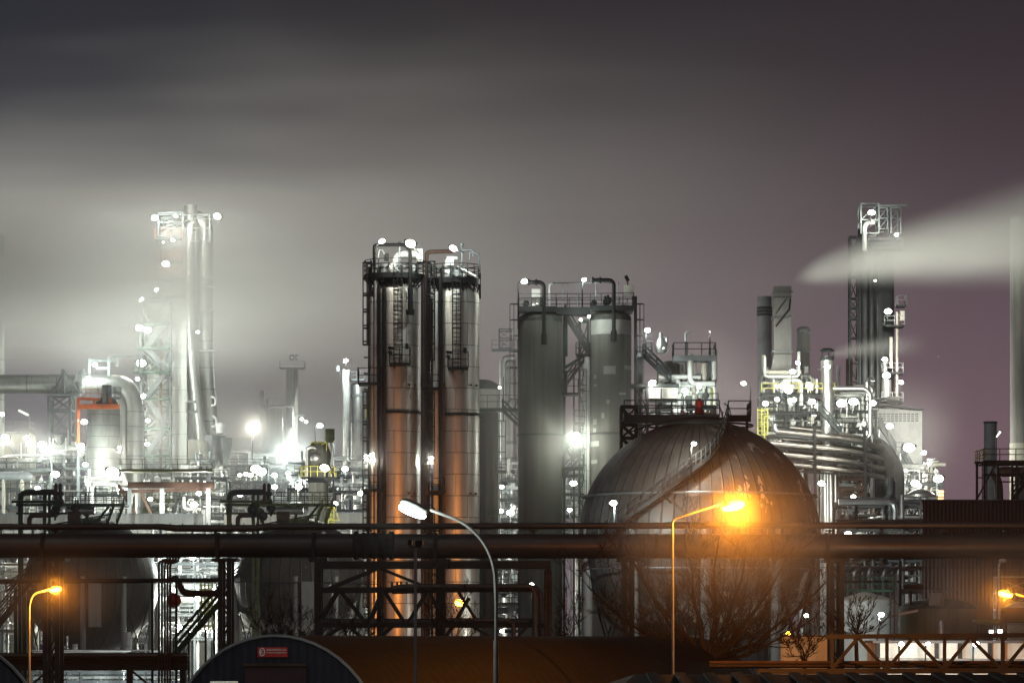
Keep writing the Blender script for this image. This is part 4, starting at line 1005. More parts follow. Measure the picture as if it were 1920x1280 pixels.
on(sw,'valve',DARK,lambda b: (b.tube(P(1054,697,YK-1),P(1074,695,YK-1),.1), b.lathe(P(1072,695,YK-1),[(.3,-.05),(.3,.05)],10,'x'), b.tube(P(1062,697,YK-1),P(1062,735,YK-1),.12)))
# dark vessel and green walkway left of the concrete column
vs_ = thing('dark_vessel', 'streaky grey-green vessel between steel and concrete columns', 'vessel', (X(920,352),352,0))
b = MB(); b.lathe((X(915,352),352,0), dome_prof(M_(16,352), 0, Z(768,352), 1.0), 36); b.obj('shell', CONC, vs_)
on(vs_,'ladder',DARK,lambda b: (b.ladder((X(933,352),351.2,Z(975,352)),Z(770,352),.6,(1,0,0),True,.05,.5), b.bar((X(931,352),351,0),P(931,770,351),.3)))
plat(vs_, 928, 950, 882, 351, -1, 1, DARK, 1.2); plat(vs_, 915, 935, 962, 349.8, -.8, .5, GREEN, .3)
wk = thing('walkway', 'green steel walkway with stair joining vessel and concrete column', 'walkway', (X(935,350),350,Z(772,350)))
plat(wk, 894, 974, 766, 350, -1.3, 1, GREEN, 1.3, .35); on(wk,'flight',BLACK,lambda b: b.stair(P(974,800,349.5), P(942,769,349.5), 1.1, (0,-1,0), .12))
on(wk,'strut',GREEN,lambda b: (b.bar(P(930,768,350),P(930,1195,350),.25), b.bar(P(962,768,350),P(974,748,350),.12), b.bar(P(945,766,350),P(960,746,350),.1), b.bar(P(944,790,350.2),P(944,706,350.2),.1)))
sd_ = thing('dome_tank', 'grey tank with dark domed roof seen between the columns', 'tank', (X(905,430),430,0))
b = MB(); b.cyl(P(905,1195,430), M_(33,430), 0, Z(731,430), 40); b.obj('wall', TANKG, sd_)
b = MB(); b.lathe((X(905,430),430,0), [(M_(33.4,430)*math.cos(a), Z(731,430)+M_(20,430)*math.sin(a)) for a in [PI/2*k/8*.98 for k in range(9)]], 40, 'z', False); b.obj('domed_roof', DARK, sd_)
# ================================================================ process modules (racks of pipes, drums and valves)
def rack(label, pxa, pxb, decks, Y, d=8, seed=1, steel=GALV, pm=None, npipe=10, nves=2, nris=4, name='pipe_rack', cat='pipe rack', rails=True, railm=None, frame=True, rmax=.34, nval=8, bay=6.0, braces=True):
    R = random.Random(seed); pm = pm or (ALU, ALU, WHITE, GALV, ALU, GREY)
    xa, xb = X(pxa,Y), X(pxb,Y); zs = sorted(Z(q,Y) for q in decks)
    t = thing(name, label, cat, ((xa+xb)/2, Y+d/2, 0), 'pipe racks of the plant')
    if frame:
        b = MB(); n = max(1, round((xb-xa)/bay))
        for yy in (Y, Y+d):
            for i in range(n+1):
                x_ = xa+(xb-xa)*i/n; b.bar((x_,yy,0), (x_,yy,zs[-1]), .32)
                if i < n and braces:
                    for z0, z1 in zip([0]+zs, zs):
                        if R.random() < .4:
                            x2 = xa+(xb-xa)*(i+1)/n
                            if R.random() < .5: b.bar((x_,yy,z0), (x2,yy,z1), .15)
                            else: b.bar((x2,yy,z0), (x_,yy,z1), .15)
            for z_ in zs: b.bar((xa,yy,z_-.2), (xb,yy,z_-.2), .26, .36)
        for i in range(n+1):
            x_ = xa+(xb-xa)*i/n
            for z_ in zs: b.bar((x_,Y,z_-.22), (x_,Y+d,z_-.22), .24, .3)
        b.obj('frame', steel, t)
    for z_ in zs:
        b = MB(); b.box((xa-.3,Y-.5,z_), (xb+.3,Y+d*.55,z_+.08)); dk = b.obj('deck', steel, t)
        if rails: b = MB(); b.rail([(xa-.3,Y-.45,z_+.08),(xb+.3,Y-.45,z_+.08)], 1.15, 1.6, .04, 1); b.obj('railing', railm if railm and z_ == zs[-1] else steel, dk)
    lv = list(zip(zs, zs[1:] + [zs[-1]+4.0]))
    for i in range(int(npipe*2.4)):
        z0, z1 = R.choice(lv); r = R.choice((.1,.14,.2,.26,rmax)); z_ = R.uniform(z0+.5, max(z0+.7, z1-.7)); y_ = R.uniform(Y-.2, Y+d*.7)
        a = R.uniform(xa, xb); L = R.uniform(.25,.9)*(xb-xa); a = max(xa, a-L/2); c = min(xb, a+L); pts = [V((a,y_,z_)), V((c,y_,z_))]
        if R.random() < .6: pts.insert(0, V((a,y_,z_+R.choice((-1,1))*R.uniform(.8,3))))
        if R.random() < .6: pts.append(V((c,y_,z_+R.choice((-1,-1,1))*R.uniform(.8,4))))
        b = MB(); b.path(pts, r, 8, r*2.5)
        m_ = R.choice(pm); b.obj('pipe', m_, t)
    for i in range(nris):
        x_ = R.uniform(xa, xb); r = R.choice((.1,.14,.2,.26)); y_ = R.uniform(Y-.3, Y+d*.5); zt_ = R.choice(zs)+R.uniform(.5,4); b = MB()
        b.path([(x_,y_,0), (x_,y_,zt_), (x_+R.choice((-1,1))*R.uniform(.6,2),y_+R.uniform(-.2,1),zt_)], r, 8, r*2.5); b.obj('riser', R.choice(pm), t)
    for i in range(nves):
        z0, z1 = R.choice(lv); x_ = R.uniform(xa+1, xb-1); y_ = Y+d*R.uniform(.2,.5); b = MB()
        if R.random() < .5:
            r = R.uniform(.5,.95); L = R.uniform(2,4.5); zc_ = z0+r+.5
            b.lathe((x_-L/2,y_,zc_), [(.05,-r*.5),(r*.6,-r*.4),(r*.92,-r*.15),(r,0),(r,L),(r*.92,L+r*.15),(r*.6,L+r*.4),(.05,L+r*.5)], 18, 'x')
            b.box((x_-L*.3,y_-r*.6,z0+.08), (x_-L*.3+.3,y_+r*.6,zc_-r*.5)); b.box((x_+L*.25,y_-r*.6,z0+.08), (x_+L*.25+.3,y_+r*.6,zc_-r*.5))
        else:
            r = R.uniform(.45,.9); L = R.uniform(1.8,3.8)
            b.lathe((x_,y_,z0+.1), [(r*.5,0),(r*.9,.2),(r,.5),(r,L),(r*.8,L+.35),(r*.3,L+.5)], 18); b.tube((x_,y_,z0+L+.5), (x_,y_,z0+L+1.2), .12)
        b.obj('drum', R.choice((WHITE,ALU,ALU,GREY)), t)
    for i in range(int(nval*2.4)):
        z0, z1 = R.choice(lv); q = V((R.uniform(xa,xb), Y+R.uniform(-.3,1.5), z0+R.uniform(.5,1.6))); b = MB()
        k = R.random()
        if k < .5: b.ball(q, R.uniform(.18,.34), 8, 6); b.lathe(q-V((0,.35,0)), [(.34,-.04),(.34,.04)], 12, 'y'); b.tube(V((q.x,q.y,z0+.08)), q+V((0,0,.7)), .09)
        elif k < .75: b.box(q-V((.3,.2,.4)), q+V((.3,.2,.4))); b.bar(q-V((0,0,.4)), V((q.x,q.y,z0+.08)), .1)
        else: b.lathe(V((q.x,q.y,z0+.08)), [(.16,0),(.16,.7),(.3,.72),(.3,.85),(.14,.9),(.14,1.6),(.04,1.75)], 10)
        b.obj('valve', R.choice(pm + (DARK,)), t)
    return t
def column(label, pxa, pxb, ytop, Y, m_, rings=(), name='column', cat='column', group=None, zbot=0, platforms=(), ladder=None, pm=GALV, dome=True):
    cx = X((pxa+pxb)/2,Y); r = M_((pxb-pxa)/2,Y); t = thing(name, label, cat, (cx,Y,zbot), group)
    b = MB(); b.lathe((cx,Y,0), dome_prof(r, zbot, Z(ytop,Y), r*.5) if dome else [(r,zbot),(r,Z(ytop,Y))], 36); b.obj('shell', m_, t)
    for q in rings:
        z_ = Z(q,Y); b = MB(); b.lathe((cx,Y,0), [(r*1.0,z_-.25),(r*1.08,z_-.2),(r*1.08,z_+.2),(r*1.0,z_+.25)], 32, 'z', False, False); b.obj('flange_ring', pm, t)
    for (a, c, py) in platforms: plat(t, a, c, py, Y, -r-1.0, r*.3, pm, 1.4, .3, step=1.8)
    if ladder: b = MB(); b.ladder((X(ladder[0],Y),Y-r-.3,Z(ladder[2],Y)), Z(ladder[1],Y), .8, (0,-1,0), True, .07, .6); b.obj('ladder', pm, t)
    return t
def skewbox(b, xa0, xb0, xa1, xb1, y0, y1, z0, z1):
    b.add([(xa0,y0,z0),(xb0,y0,z0),(xb1,y1,z0),(xa1,y1,z0),(xa0,y0,z1),(xb0,y0,z1),(xb1,y1,z1),(xa1,y1,z1)],[(0,3,2,1),(4,5,6,7),(0,1,5,4),(1,2,6,5),(2,3,7,6),(3,0,4,7)])
PMW = (ALU, WHITE, ALU, GALV, WHITE)
# ================================================================ left: cracker tower in steam (about 620 m away)
YT = 620.0
tw = thing('process_tower', 'tall pale process tower half hidden in glowing steam', 'tower', (X(330,YT),YT,0))
on(tw,'lift_shaft',PALE,lambda b: b.box((X(325,YT),YT-2,0), (X(352,YT),YT+4,Z(430,YT))))
on(tw,'reactor',WHITE,lambda b: b.lathe((X(320,YT),YT+1,0), [(1.8,Z(560,YT)),(1.8,Z(485,YT)),(2.2,Z(480,YT)),(2.2,Z(440,YT)),(1.1,Z(425,YT)),(.6,Z(412,YT))], 24))
on(tw,'reactor_head',PALE,lambda b: b.lathe((X(305,YT),YT+2,0), [(3.0,Z(1195,YT)),(3.0,Z(570,YT)),(2.0,Z(560,YT)),(1.0,Z(556,YT))], 28))
on(tw,'frame',PYLON,lambda b: b.lattice(X(268,YT),X(323,YT),YT-4,YT+4,[Z(q,YT) for q in (1195,1120,1040,975,920,868,818,765,712,660,612,570)],.45,.45,True,True))
on(tw,'frame',RUST,lambda b: b.bar((X(306,YT),YT-4.3,0), P(306,640,YT)+V((0,-4.3,0)), .45))
on(tw,'frame',GALV,lambda b: b.lattice(X(300,YT),X(345,YT),YT-2.6,YT+4,[Z(q,YT) for q in (560,530,500,470,445,420,402)],.3,.45,True,False))
fl = [(960,905),(905,855),(855,805),(805,750),(750,700),(700,655),(655,610)]
for i, (y0, y1) in enumerate(fl):
    a, c = ((274,312),(312,274))[i % 2]
    on(tw,'stair_flight',PYLON,lambda b: b.stair(P(a,y0,YT-5.2), P(c,y1,YT-5.2), 1.3, (0,1,0), .18))
for py, a, c in ((905,262,325),(855,255,323),(805,258,323),(750,256,323),(700,256,323),(655,262,323),(610,266,323),(560,280,350),(525,288,348),(495,296,345),(452,296,345)):
    plat(tw, a, c, py, YT, -5.6, -3.8, GREEN if py > 600 else PYLON, 1.5, .35, step=2.2, mr=ORNG if py < 540 else None)
on(tw,'standpipe',DUCT,lambda b: b.path(PP([(362,1195),(362,700),(362,425),(357,405),(357,385)],YT+1), 1.15, 14, 3))
on(tw,'duct',DUCT,lambda b: b.path(PP([(385,905),(372,780),(356,640),(356,420)],YT-1), .9, 14, 6))
on(tw,'crown_frame',GALV,lambda b: (b.lattice(X(300,YT),X(395,YT),YT-2,YT+3,[Z(q,YT) for q in (455,430,405)],.25,.5,True,False), b.bar(P(283,409,YT-2),P(330,409,YT-2),.15), b.bar(P(372,409,YT-2),P(412,411,YT-2),.15)))
cl_ = thing('clad_riser', 'tall clad riser pipe leaning outward beside the steamy process tower', 'duct', (X(405,YT),YT+2,0))
on(cl_,'duct',DUCT,lambda b: b.path(PP([(410,1195),(406,930),(400,840),(390,735),(385,660),(385,428),(378,412),(366,408)],YT+2), 1.35, 18, 4))
on(cl_,'seam_ring',GALV,lambda b: [b.lathe(P(px,py,YT+2), [(1.42,-.12),(1.42,.12)], 18, 'z', False, False) for px, py in ((385,460),(385,500),(385,545),(385,590),(385,640),(387,690),(390,730),(395,790),(400,840),(404,890))])
on(cl_,'platform',GALV,lambda b: [b.box((X(372,YT),YT-.5,Z(py,YT)-.2),(X(404,YT),YT+1.5,Z(py,YT))) for py in (520,536,580,656)])
on(cl_,'gooseneck_pipe',WHITE,lambda b: (b.path(PP([(396,800),(404,800),(407,790),(404,782),(398,780)],YT), .22, 6, .8), b.path(PP([(396,760),(403,760),(405,752),(402,745),(396,744)],YT), .22, 6, .8), b.lathe(P(414,812,YT),[(.3,-.3),(.9,0),(.9,1.6),(.3,2)],10)))
on(cl_,'hopper',GREY,lambda b: (b.lathe(P(400,848,YT-1), [(.5,-2.5),(2.2,1.5),(2.2,3)], 4), b.lathe(P(419,845,YT-1), [(.5,-2.5),(1.6,1.2),(1.6,2.4)], 4)))
bd = thing('machine_house', 'pale block with service cabinets beside the foot of the steamy tower', 'building', (X(366,612),612,0))
on(bd,'wall',CREAM,lambda b: b.box((X(354,612),610,0),(X(385,612),616,Z(825,612))))
on(bd,'cabinet',GREY,lambda b: (b.box(P(363,865,609.7),P(371,850,609.9)), b.box(P(374,865,609.7),P(382,853,609.9))))
plat(bd, 352, 388, 880, 610, -2, .0, GALV, 1.4, .4, step=1.8); plat(bd, 350, 370, 770, 610, -2, .5, GALV, 1.4, .3); plat(bd, 352, 368, 752, 610, -2, .5, WHITE, 1.4, .3)
# big insulated duct with its elbow
du = thing('insulated_duct', 'fat silver insulated duct with elbow running in from the left edge', 'duct', P(150,719,600))
YD = 600.0
on(du,'duct',DUCT,lambda b: b.path(PP([(-160,721),(205,719),(236,722),(252,755),(252,900),(252,1195)],YD), M_(17.5,YD), 28, 4.6, 8))
on(du,'band',GALV,lambda b: [b.lathe(P(px,720.5,YD), [(M_(18.1,YD),-.1),(M_(18.1,YD),.1)], 28, 'x', False, False) for px in (-6,52,108,140,185,204)])
on(du,'band',GALV,lambda b: [b.lathe(P(252,py,YD), [(M_(18.1,YD),-.1),(M_(18.1,YD),.1)], 28, 'z', False, False) for py in (772,800,828,855)])
on(du,'davit_frame',GALV,lambda b: [b.bar(P(*a,YD-1.2),P(*c,YD-1.2),.42) for a, c in (((168,702),(168,672)),((168,676),(220,676)),((204,705),(204,668)),((204,668),(262,668)),((180,690),(206,690)),((219,676),(219,686)),((262,668),(262,700)))])
on(du,'inner_duct',DUCT,lambda b: b.path(PP([(205,745),(222,745),(230,760),(230,900),(230,1195)],YD-1), M_(7.5,YD), 16, 3))
py_ = thing('pylon', 'grey lattice pylon holding up the fat silver duct', 'pylon', (X(122,YD),YD,0))
on(py_,'lattice',PYLON,lambda b: b.lattice(X(96,YD),X(136,YD),YD-3.5,YD+2.4,[Z(q,YD) for q in (1195,1120,1045,970,910,862,815,770,742)],.42,.5,True,True))
on(py_,'saddle',PYLON,lambda b: (b.bar(P(94,740,YD-3),P(158,740,YD-3),.5), b.bar(P(118,740,YD-3),P(118,692,YD-3),.55), b.bar(P(156,740,YD-3),P(156,692,YD-3),.5), b.bar(P(98,740,YD-3),P(118,698,YD-3),.22), b.bar(P(120,694,YD-3),P(150,738,YD-3),.22), b.bar(P(152,694,YD-3),P(124,738,YD-3),.22)))
plat(py_, 90, 156, 742, YD, -4.8, -3.2, GREY, 1.5, .3)
# panelled vessel with orange frame
vb = thing('panelled_vessel', 'squat panelled concrete-grey vessel with soot-dark top', 'vessel', (X(194,590),590,0))
on(vb,'shell',BLOCK,lambda b: b.lathe((X(194,590),590,0), [(M_(31,590),0),(M_(31,590),Z(764,590)),(M_(28,590),Z(758,590))], 44))
on(vb,'cap',TARRED,lambda b: b.lathe((X(200,590),590,0), [(M_(22,590),Z(758,590)),(M_(18,590),Z(748,590)),(M_(10,590),Z(742,590)),(M_(9,590),Z(722,590))], 20))
on(vb,'nozzle',GREY,lambda b: [b.tube(P(px,755,588),P(px,725,588),.4,10) for px in (196,205)])
of = thing('steel_gantry', 'orange-red steel frame and railing around the panelled vessel top', 'gantry', (X(185,586),586,0))
on(of,'frame',ORNG,lambda b: [b.bar(P(*a,585),P(*c,585),w_) for a, c, w_ in (((147,832),(147,746),.5),((147,747),(176,747),.4),((147,762),(224,762),.8),((176,747),(176,763),.4),((208,747),(208,763),.4))])
on(of,'post',PYLON,lambda b: b.bar((X(147,585),585,0),P(147,832,585),.5))
plat(of, 156, 187, 747, 586, -1.2, 1, ORNG, 1.6, .3, step=1.5); plat(of, 215, 226, 745, 586, -1.2, 1, GALV, 1.7, .3)
# white stack at the left edge
column('white chimney stack cut by the left edge of the picture', -32, 8, 440, 602, DUCTF, (600,), 'chimney_stack', 'chimney', dome=False)
# truss gantry and low wall
tg = thing('truss_gantry', 'rust-streaked steel gantry beam across the foot of the steamy tower', 'gantry', (X(330,560),560,0))
on(tg,'beam',RUST,lambda b: (b.bar(P(240,909,560),P(402,909,560),1.2,1.0), b.bar(P(222,921,560),P(400,917,560),.5,.5), b.bar(P(222,909,560),P(260,975,560),.5), b.bar(P(290,975,560),P(262,920,560),.4)))
on(tg,'column',GREY,lambda b: [b.bar((X(px,560),560,0),P(px,890 if px>380 else 912,560),.7) for px in (243,304,391)])
plat(tg, 226, 400, 880, 566, -2, 2, OLIVE, 1.6, .4, step=2)
bu = thing('conveyor_gallery', 'long grey enclosed gallery running level behind the far left sphere', 'gallery', (X(150,540),540,0))
on(bu,'body',TANKG,lambda b: b.box((X(-120,540),540,Z(983,540)),(X(378,540),543,Z(964,540))))
on(bu,'roof',GREY,lambda b: b.box((X(-121,540),539.7,Z(964,540)+.002),(X(379,540),543.3,Z(962,540))))
on(bu,'post',DARK,lambda b: [b.bar((X(px,540),541,0),(X(px,540),541,Z(983,540)),.4) for px in range(-60,380,60)])
bu = thing('conveyor_gallery', 'long grey enclosed gallery between the flaking sphere and the steel columns', 'gallery', (X(640,560),560,0))
on(bu,'body',TANKG,lambda b: b.box((X(420,560),560,Z(983,560)),(X(745,560),563,Z(962,560))))
on(bu,'roof',GREY,lambda b: b.box((X(419,560),559.7,Z(962,560)+.002),(X(746,560),563.3,Z(960,560))))
on(bu,'post',DARK,lambda b: [b.bar((X(px,560),561,0),(X(px,560),561,Z(983,560)),.4) for px in range(430,745,60)])
# control house and horizontal vessels at the left edge
ch = thing('control_house', 'cream flat-roofed house with open railed roof at the left edge', 'building', (X(25,605),605,0))
on(ch,'wall',CREAM,lambda b: b.box((X(-40,605),605,0),(X(55,605),613,Z(812,605))))
plat(ch, -40, 55, 810, 605, -1, 6, GALV, 1.9, .3, step=2)
on(ch,'shutter',GREY,lambda b: b.box((X(36,605),604.9,Z(860,605)),(X(48,605),604.98,Z(830,605))))
on(ch,'stair',GALV,lambda b: b.stair(P(40,868,603), P(8,824,603), 1.3, (0,1,0), .15))
on(ch,'notice_board',YELL,lambda b: b.box((X(10,605),602,Z(854,605)),(X(14,605),602.1,Z(846,605))))
hv = thing('pressure_drum', 'dark horizontal drum with domed end at the left edge', 'drum', P(20,893,585))
on(hv,'shell',GREY,lambda b: b.lathe(P(58,893,585), [(M_(9,585),-14),(M_(9,585),-.6),(M_(7,585),-.1),(M_(4,585),.25),(.05,.4)], 24, 'x'))
on(hv,'saddle',CREAM,lambda b: [b.box((X(px,585),584,0),(X(px+4,585),586,Z(899,585))) for px in (5,40)])
wt = thing('white_tank', 'small white domed tank inside the grey pylon legs', 'tank', (X(112,604),604,0))
on(wt,'shell',WHITE,lambda b: b.lathe(P(84,850,598)+V((0,0,-.2)), [(.05,-.6),(1.5,-.3),(2.2,.4),(2.3,1.5),(2.3,5.5),(1.5,6.3),(.05,6.6)], 24, 'x'))
on(wt,'nozzle',WHITE,lambda b: b.lathe(P(106,842,598), [(.7,0),(.7,2.2),(1.0,2.3),(1.0,2.6),(.2,2.7)], 12))
sl = thing('sloping_lamp_mast', 'thin mast with long fluorescent tube lamp above the cream house', 'lamp', (X(54,604),604,0))
on(sl,'mast',GALV,lambda b: b.tube(P(54,812,604),P(54,778,604),.1))
on(sl,'tube_lamp',LD,lambda b: b.bar(P(35,769,604),P(53,778,604),.35))
for q in (('silvery pipe rack with lamps under the cream house',-30,95,(1000,962,915,878),588,7,41,GALV,12,2,6),
          ('brightly lit pipe rack between pylon and panelled vessel',92,165,(1000,950,905,868),592,6,42,PYLON,12,2,6),
          ('pipe rack with return bends below the panelled vessel',160,245,(1010,968,925),578,5,43,DARK,9,1,4),
          ('dense lit pipework at the foot of the steamy tower',225,330,(1015,965,935),600,7,44,OLIVE,12,3,6),
          ('white lit pumps and drums right of the steamy tower foot',330,425,(1010,968,930,895),588,7,45,DARK,12,4,6)):
    rack(q[0],q[1],q[2],q[3],q[4],q[5],q[6],q[7],PMW,q[8],q[9],q[10])
b = MB()
on(thing('loop_pipe','grey pipe loop with rounded corners in front of the panelled vessel','pipe',P(195,905,575)),'pipe',ALU,lambda b: (b.path(PP([(167,990),(167,898),(228,898)],575), .3, 10, 1), b.path(PP([(172,985),(172,908),(220,909),(222,925)],574.4), .3, 10, 1), b.path(PP([(228,870),(235,900),(242,908)],575), .3, 8, 1)))
# ================================================================ background columns, left of centre
c_ = column('pale far column in the haze with railed platform and whip aerials', 536, 559, 690, 780, WHITE, (), platforms=((525,572,690),(548,572,778)), pm=GREY)
on(c_,'sign_frame',WHITE,lambda b: [b.bar(P(*p_,778),P(*q_,778),.3) for p_, q_ in (((544,666),(551,666)),((544,674),(551,674)),((544,666),(544,674)),((551,666),(551,674)),((555,666),(559,666)),((555,674),(559,674)),((555,666),(555,674)))])
on(c_,'pipe',ALU,lambda b: b.path(PP([(549,800),(549,692)],776), .5, 10))
column('stout pale column with yellow ladder left of the far hazy column', 505, 530, 764, 760, WHITE, (), platforms=((495,548,760),), ladder=(518,764,900), pm=GREY)
c_ = column('slim white pipe column topped by a white box', 499, 505, 748, 755, ALU, (), name='pipe_column', cat='column', pm=GREY)
on(c_,'cabinet',WHITE,lambda b: (b.box(P(488,743,752),P(496,733,754)), b.path(PP([(490,880),(490,745)],753), .25, 8), b.path(PP([(491,745),(492,760),(500,770)],753), .25, 6, .5)))
on(c_,'pipe',ALU,lambda b: b.path(PP([(420,850),(420,848),(500,848),(503,840),(503,770)],754), .4, 8, 1.2))
c_ = column('wide pale column with side pipe standing clear in the haze', 658, 688, 716, 660, ALU, (742,790), platforms=((640,684,712),), pm=GREY)
on(c_,'pipe',WHITE,lambda b: b.path(PP([(650,1000),(650,735),(648,715),(649,693)],656), .75, 12, 1.5))
on(c_,'cabinet',GREY,lambda b: b.box(P(631,696,655),P(637,686,656)))
on(c_,'ladder',YELL,lambda b: b.ladder(P(686,782,655), Z(760,655), .8, (1,0,0), True, .07, .6))
c_ = column('hazy far column with pipe elbow left of the plain concrete column', 940, 968, 668, 560, ALU, (690,830,860), platforms=((922,985,656),), pm=GREY)
on(c_,'pipe',ALU,lambda b: b.path(PP([(943,1000),(943,680),(948,672),(966,671)],556), .55, 10, 1))
on(c_,'frame',GREY,lambda b: b.lattice(X(936,560),X(960,560),557,561,[Z(q,560) for q in (655,637,620)],.2,.4,True,False))
yv = thing('yellow_railed_vessel', 'grey vessel with yellow railed ring platforms and cage on top', 'vessel', (X(596,545),545,0))
YV = 545
on(yv,'shell',CONC,lambda b: b.lathe((X(597,YV),YV,0), [(1.6,0),(1.6,Z(880,YV)),(1.95,Z(875,YV)),(1.95,Z(848,YV)),(1.5,Z(836,YV)),(.9,Z(828,YV))], 26))
on(yv,'ring_platform',DARK,lambda b: b.lathe((X(597,YV),YV,0), [(1.6,Z(905,YV)),(2.4,Z(898,YV)),(2.9,Z(896,YV)),(2.9,Z(894.5,YV)),(1.6,Z(894,YV))], 24))
on(yv,'railing',YELL,lambda b: b.rail([(X(597,YV)+2.85*math.cos(2*PI*k/16), YV+2.85*math.sin(2*PI*k/16), Z(895,YV)) for k in range(16)], 1.7, 1.2, .05, 1, True))
on(yv,'cage',YELL,lambda b: b.lattice(X(583,YV),X(613,YV),YV-1.2,YV+1.4,[Z(q,YV) for q in (858,843,830)],.13,.8,True,False))
on(yv,'pipe',ALU,lambda b: (b.path(PP([(575,900),(575,842),(580,838),(592,838),(594,850)],YV-1.5), .25, 8, .8), b.path(PP([(614,900),(620,870),(624,840),(616,826)],YV), .22, 8, 1), b.ball(P(592,858,YV-1.8), .9, 12, 8)))
on(yv,'cage_ladder',YELL,lambda b: (b.ladder(P(621,1000,YV-2),Z(945,YV),.9,(0,-1,0),True,.07,.6), b.bar(P(622,975,YV-2),P(638,975,YV-2),.12), b.bar(P(625,945,YV-2),P(636,975,YV-2),.12)))
on(yv,'hopper',OLIVE,lambda b: b.lathe(P(618,818,YV-.5),[(.5,-1),(.8,-.5),(.8,1.2)],8))
for q in (('hazy lit pipe rack under the far pale columns',420,500,(1000,940,902,872),690,8,51,PYLON,10,3,5),
          ('glowing white pipework around the stout pale column',470,560,(1000,945,905,880),700,8,52,PYLON,12,4,6),
          ('lit pipe rack behind the yellow railed vessel',540,640,(1000,950,915,885),640,7,53,DARK,12,3,6),
          ('lit pipe rack between the wide pale column and the steel columns',625,705,(1000,955,920,890),600,7,54,DARK,10,3,5),
          ('lit pipework seen in the gap between the two concrete columns',1045,1110,(1010,965,925,890),520,7,55,DARK,12,3,5),
          ('lit pipework between the dark vessel and the plain concrete column',900,985,(1010,972,935,900),500,7,56,DARK,12,2,5),
          ('bright low pipework seen between the two left spheres',285,445,(1195,1150,1112,1085,1055),532,6,57,PYLON,18,4,9),
          ('wall of bright white pipework far behind the spheres',-60,470,(1200,1160,1120,1080,1045,1008),566,7,91,PYLON,44,10,20),
          ('bright white pipework behind the truss bridge and gallery',440,760,(1200,1160,1120,1080,1045,1008),580,7,92,PYLON,26,6,12),
          ('low lit pipework at the left edge below the thick pipeline',-40,60,(1180,1125,1085,1055),520,6,58,CREAM,8,2,4),
          ('low lit pipework behind the truss bridge pipes',920,1010,(1180,1130,1095,1062),420,6,59,DARK,10,2,5),
          ('pipework glimpsed between sphere and steel columns under the pipeline',625,710,(1180,1130,1090,1060),535,6,60,GREY,8,2,4),
          ('lit pipework below the rack in the bottom left corner',60,340,(1293,1276,1258),440,6,61,GREY,10,3,8)):
    rack(q[0],q[1],q[2],q[3],q[4],q[5],q[6],q[7],PMW,q[8],q[9],q[10])
yl = thing('caged_ladder', 'yellow caged ladder standing among bright pipework between the left spheres', 'ladder', (X(387,524),524,0))
on(yl,'ladder',YELL,lambda b: [b.ladder(P(px,1180,460),Z(1090,460),1.0,(0,-1,0),True,.1,.6) for px in (384,391)])
# hazy skyline far behind
for (a, c, py, Y, lb) in ((425,470,826,950,'long low dark block far off in the haze'),(855,880,850,900,'narrow hazy block far off behind the steel columns')):
    t = thing('far_building', lb, 'building', (X((a+c)/2,Y),Y,0))
    on(t,'wall',GREY,lambda b: b.box((X(a,Y),Y,0),(X(c,Y),Y+10,Z(py,Y)))); on(t,'roof',ROOFG,lambda b: b.box((X(a-1,Y),Y-.5,Z(py,Y)+.003),(X(c+1,Y),Y+10.5,Z(py,Y)+.8)))
# ================================================================ platform cluster behind the big sphere's top
YB = 330.0
pc = thing('process_platform', 'steel stair tower and railed high walkway behind the big sphere top', 'platform', (X(1265,YB),YB,0))
plat(pc, 1262, 1340, 668, YB, -1.5, 1.5, GREY, 1.2, .5, step=1.4, mr=DARK); plat(pc, 1194, 1222, 664, YB, -1.5, 1.2, GREY, 1.15, .35, mr=DARK)
on(pc,'post',PYLON,lambda b: (b.box((X(1327,YB),YB-.4,0),(X(1339,YB),YB+.4,Z(676,YB))), b.box((X(1195,YB),YB-.3,0),(X(1205,YB),YB+.3,Z(668,YB))), b.bar((X(1286,YB),YB,0),P(1286,625,YB),.2)))
on(pc,'flight',DARK,lambda b: b.stair(P(1258,715,YB-1.6), P(1206,664,YB-1.6), 1.2, (0,1,0), .13))
on(pc,'reactor',CONC,lambda b: b.lathe((X(1258,YB),YB+2.5,0), dome_prof(M_(24,YB),0,Z(672,YB),1.0), 30))
on(pc,'relief_valve',ALU,lambda b: (b.lathe(P(1239,662,YB-.8),[(.45,0),(.5,.3),(.5,1.0),(.2,1.5),(.12,2.0)],12), b.path(PP([(1241,636),(1241,632),(1250,632),(1250,650)],YB-.8),.1,8,.3), b.ball(P(1246,655,YB-1),.35,10,6)))
on(pc,'gooseneck_pipe',WHITE,lambda b: b.path(PP([(1286,640),(1286,624),(1290,622),(1294,622)],YB-1),.12,8,.3))
on(pc,'drum',TANKG,lambda b: b.box((X(1210,YB),YB-2.5,Z(750,YB)),(X(1268,YB),YB,Z(730,YB))))
on(pc,'drum_roof',DARK,lambda b: b.box((X(1176,YB),YB-3,Z(729,YB)),(X(1270,YB),YB+.5,Z(724,YB))))
on(pc,'frame',BLACK,lambda b: (b.lattice(X(1190,YB),X(1212,YB),YB-3,YB-1,[Z(q,YB) for q in (1195,1100,1000,900,840,800,765,728)],.22,.6,True,False), b.bar(P(1212,752,YB-3),P(1270,752,YB-3),.22), b.bar(P(1240,752,YB-3),P(1240,728,YB-3),.18)))
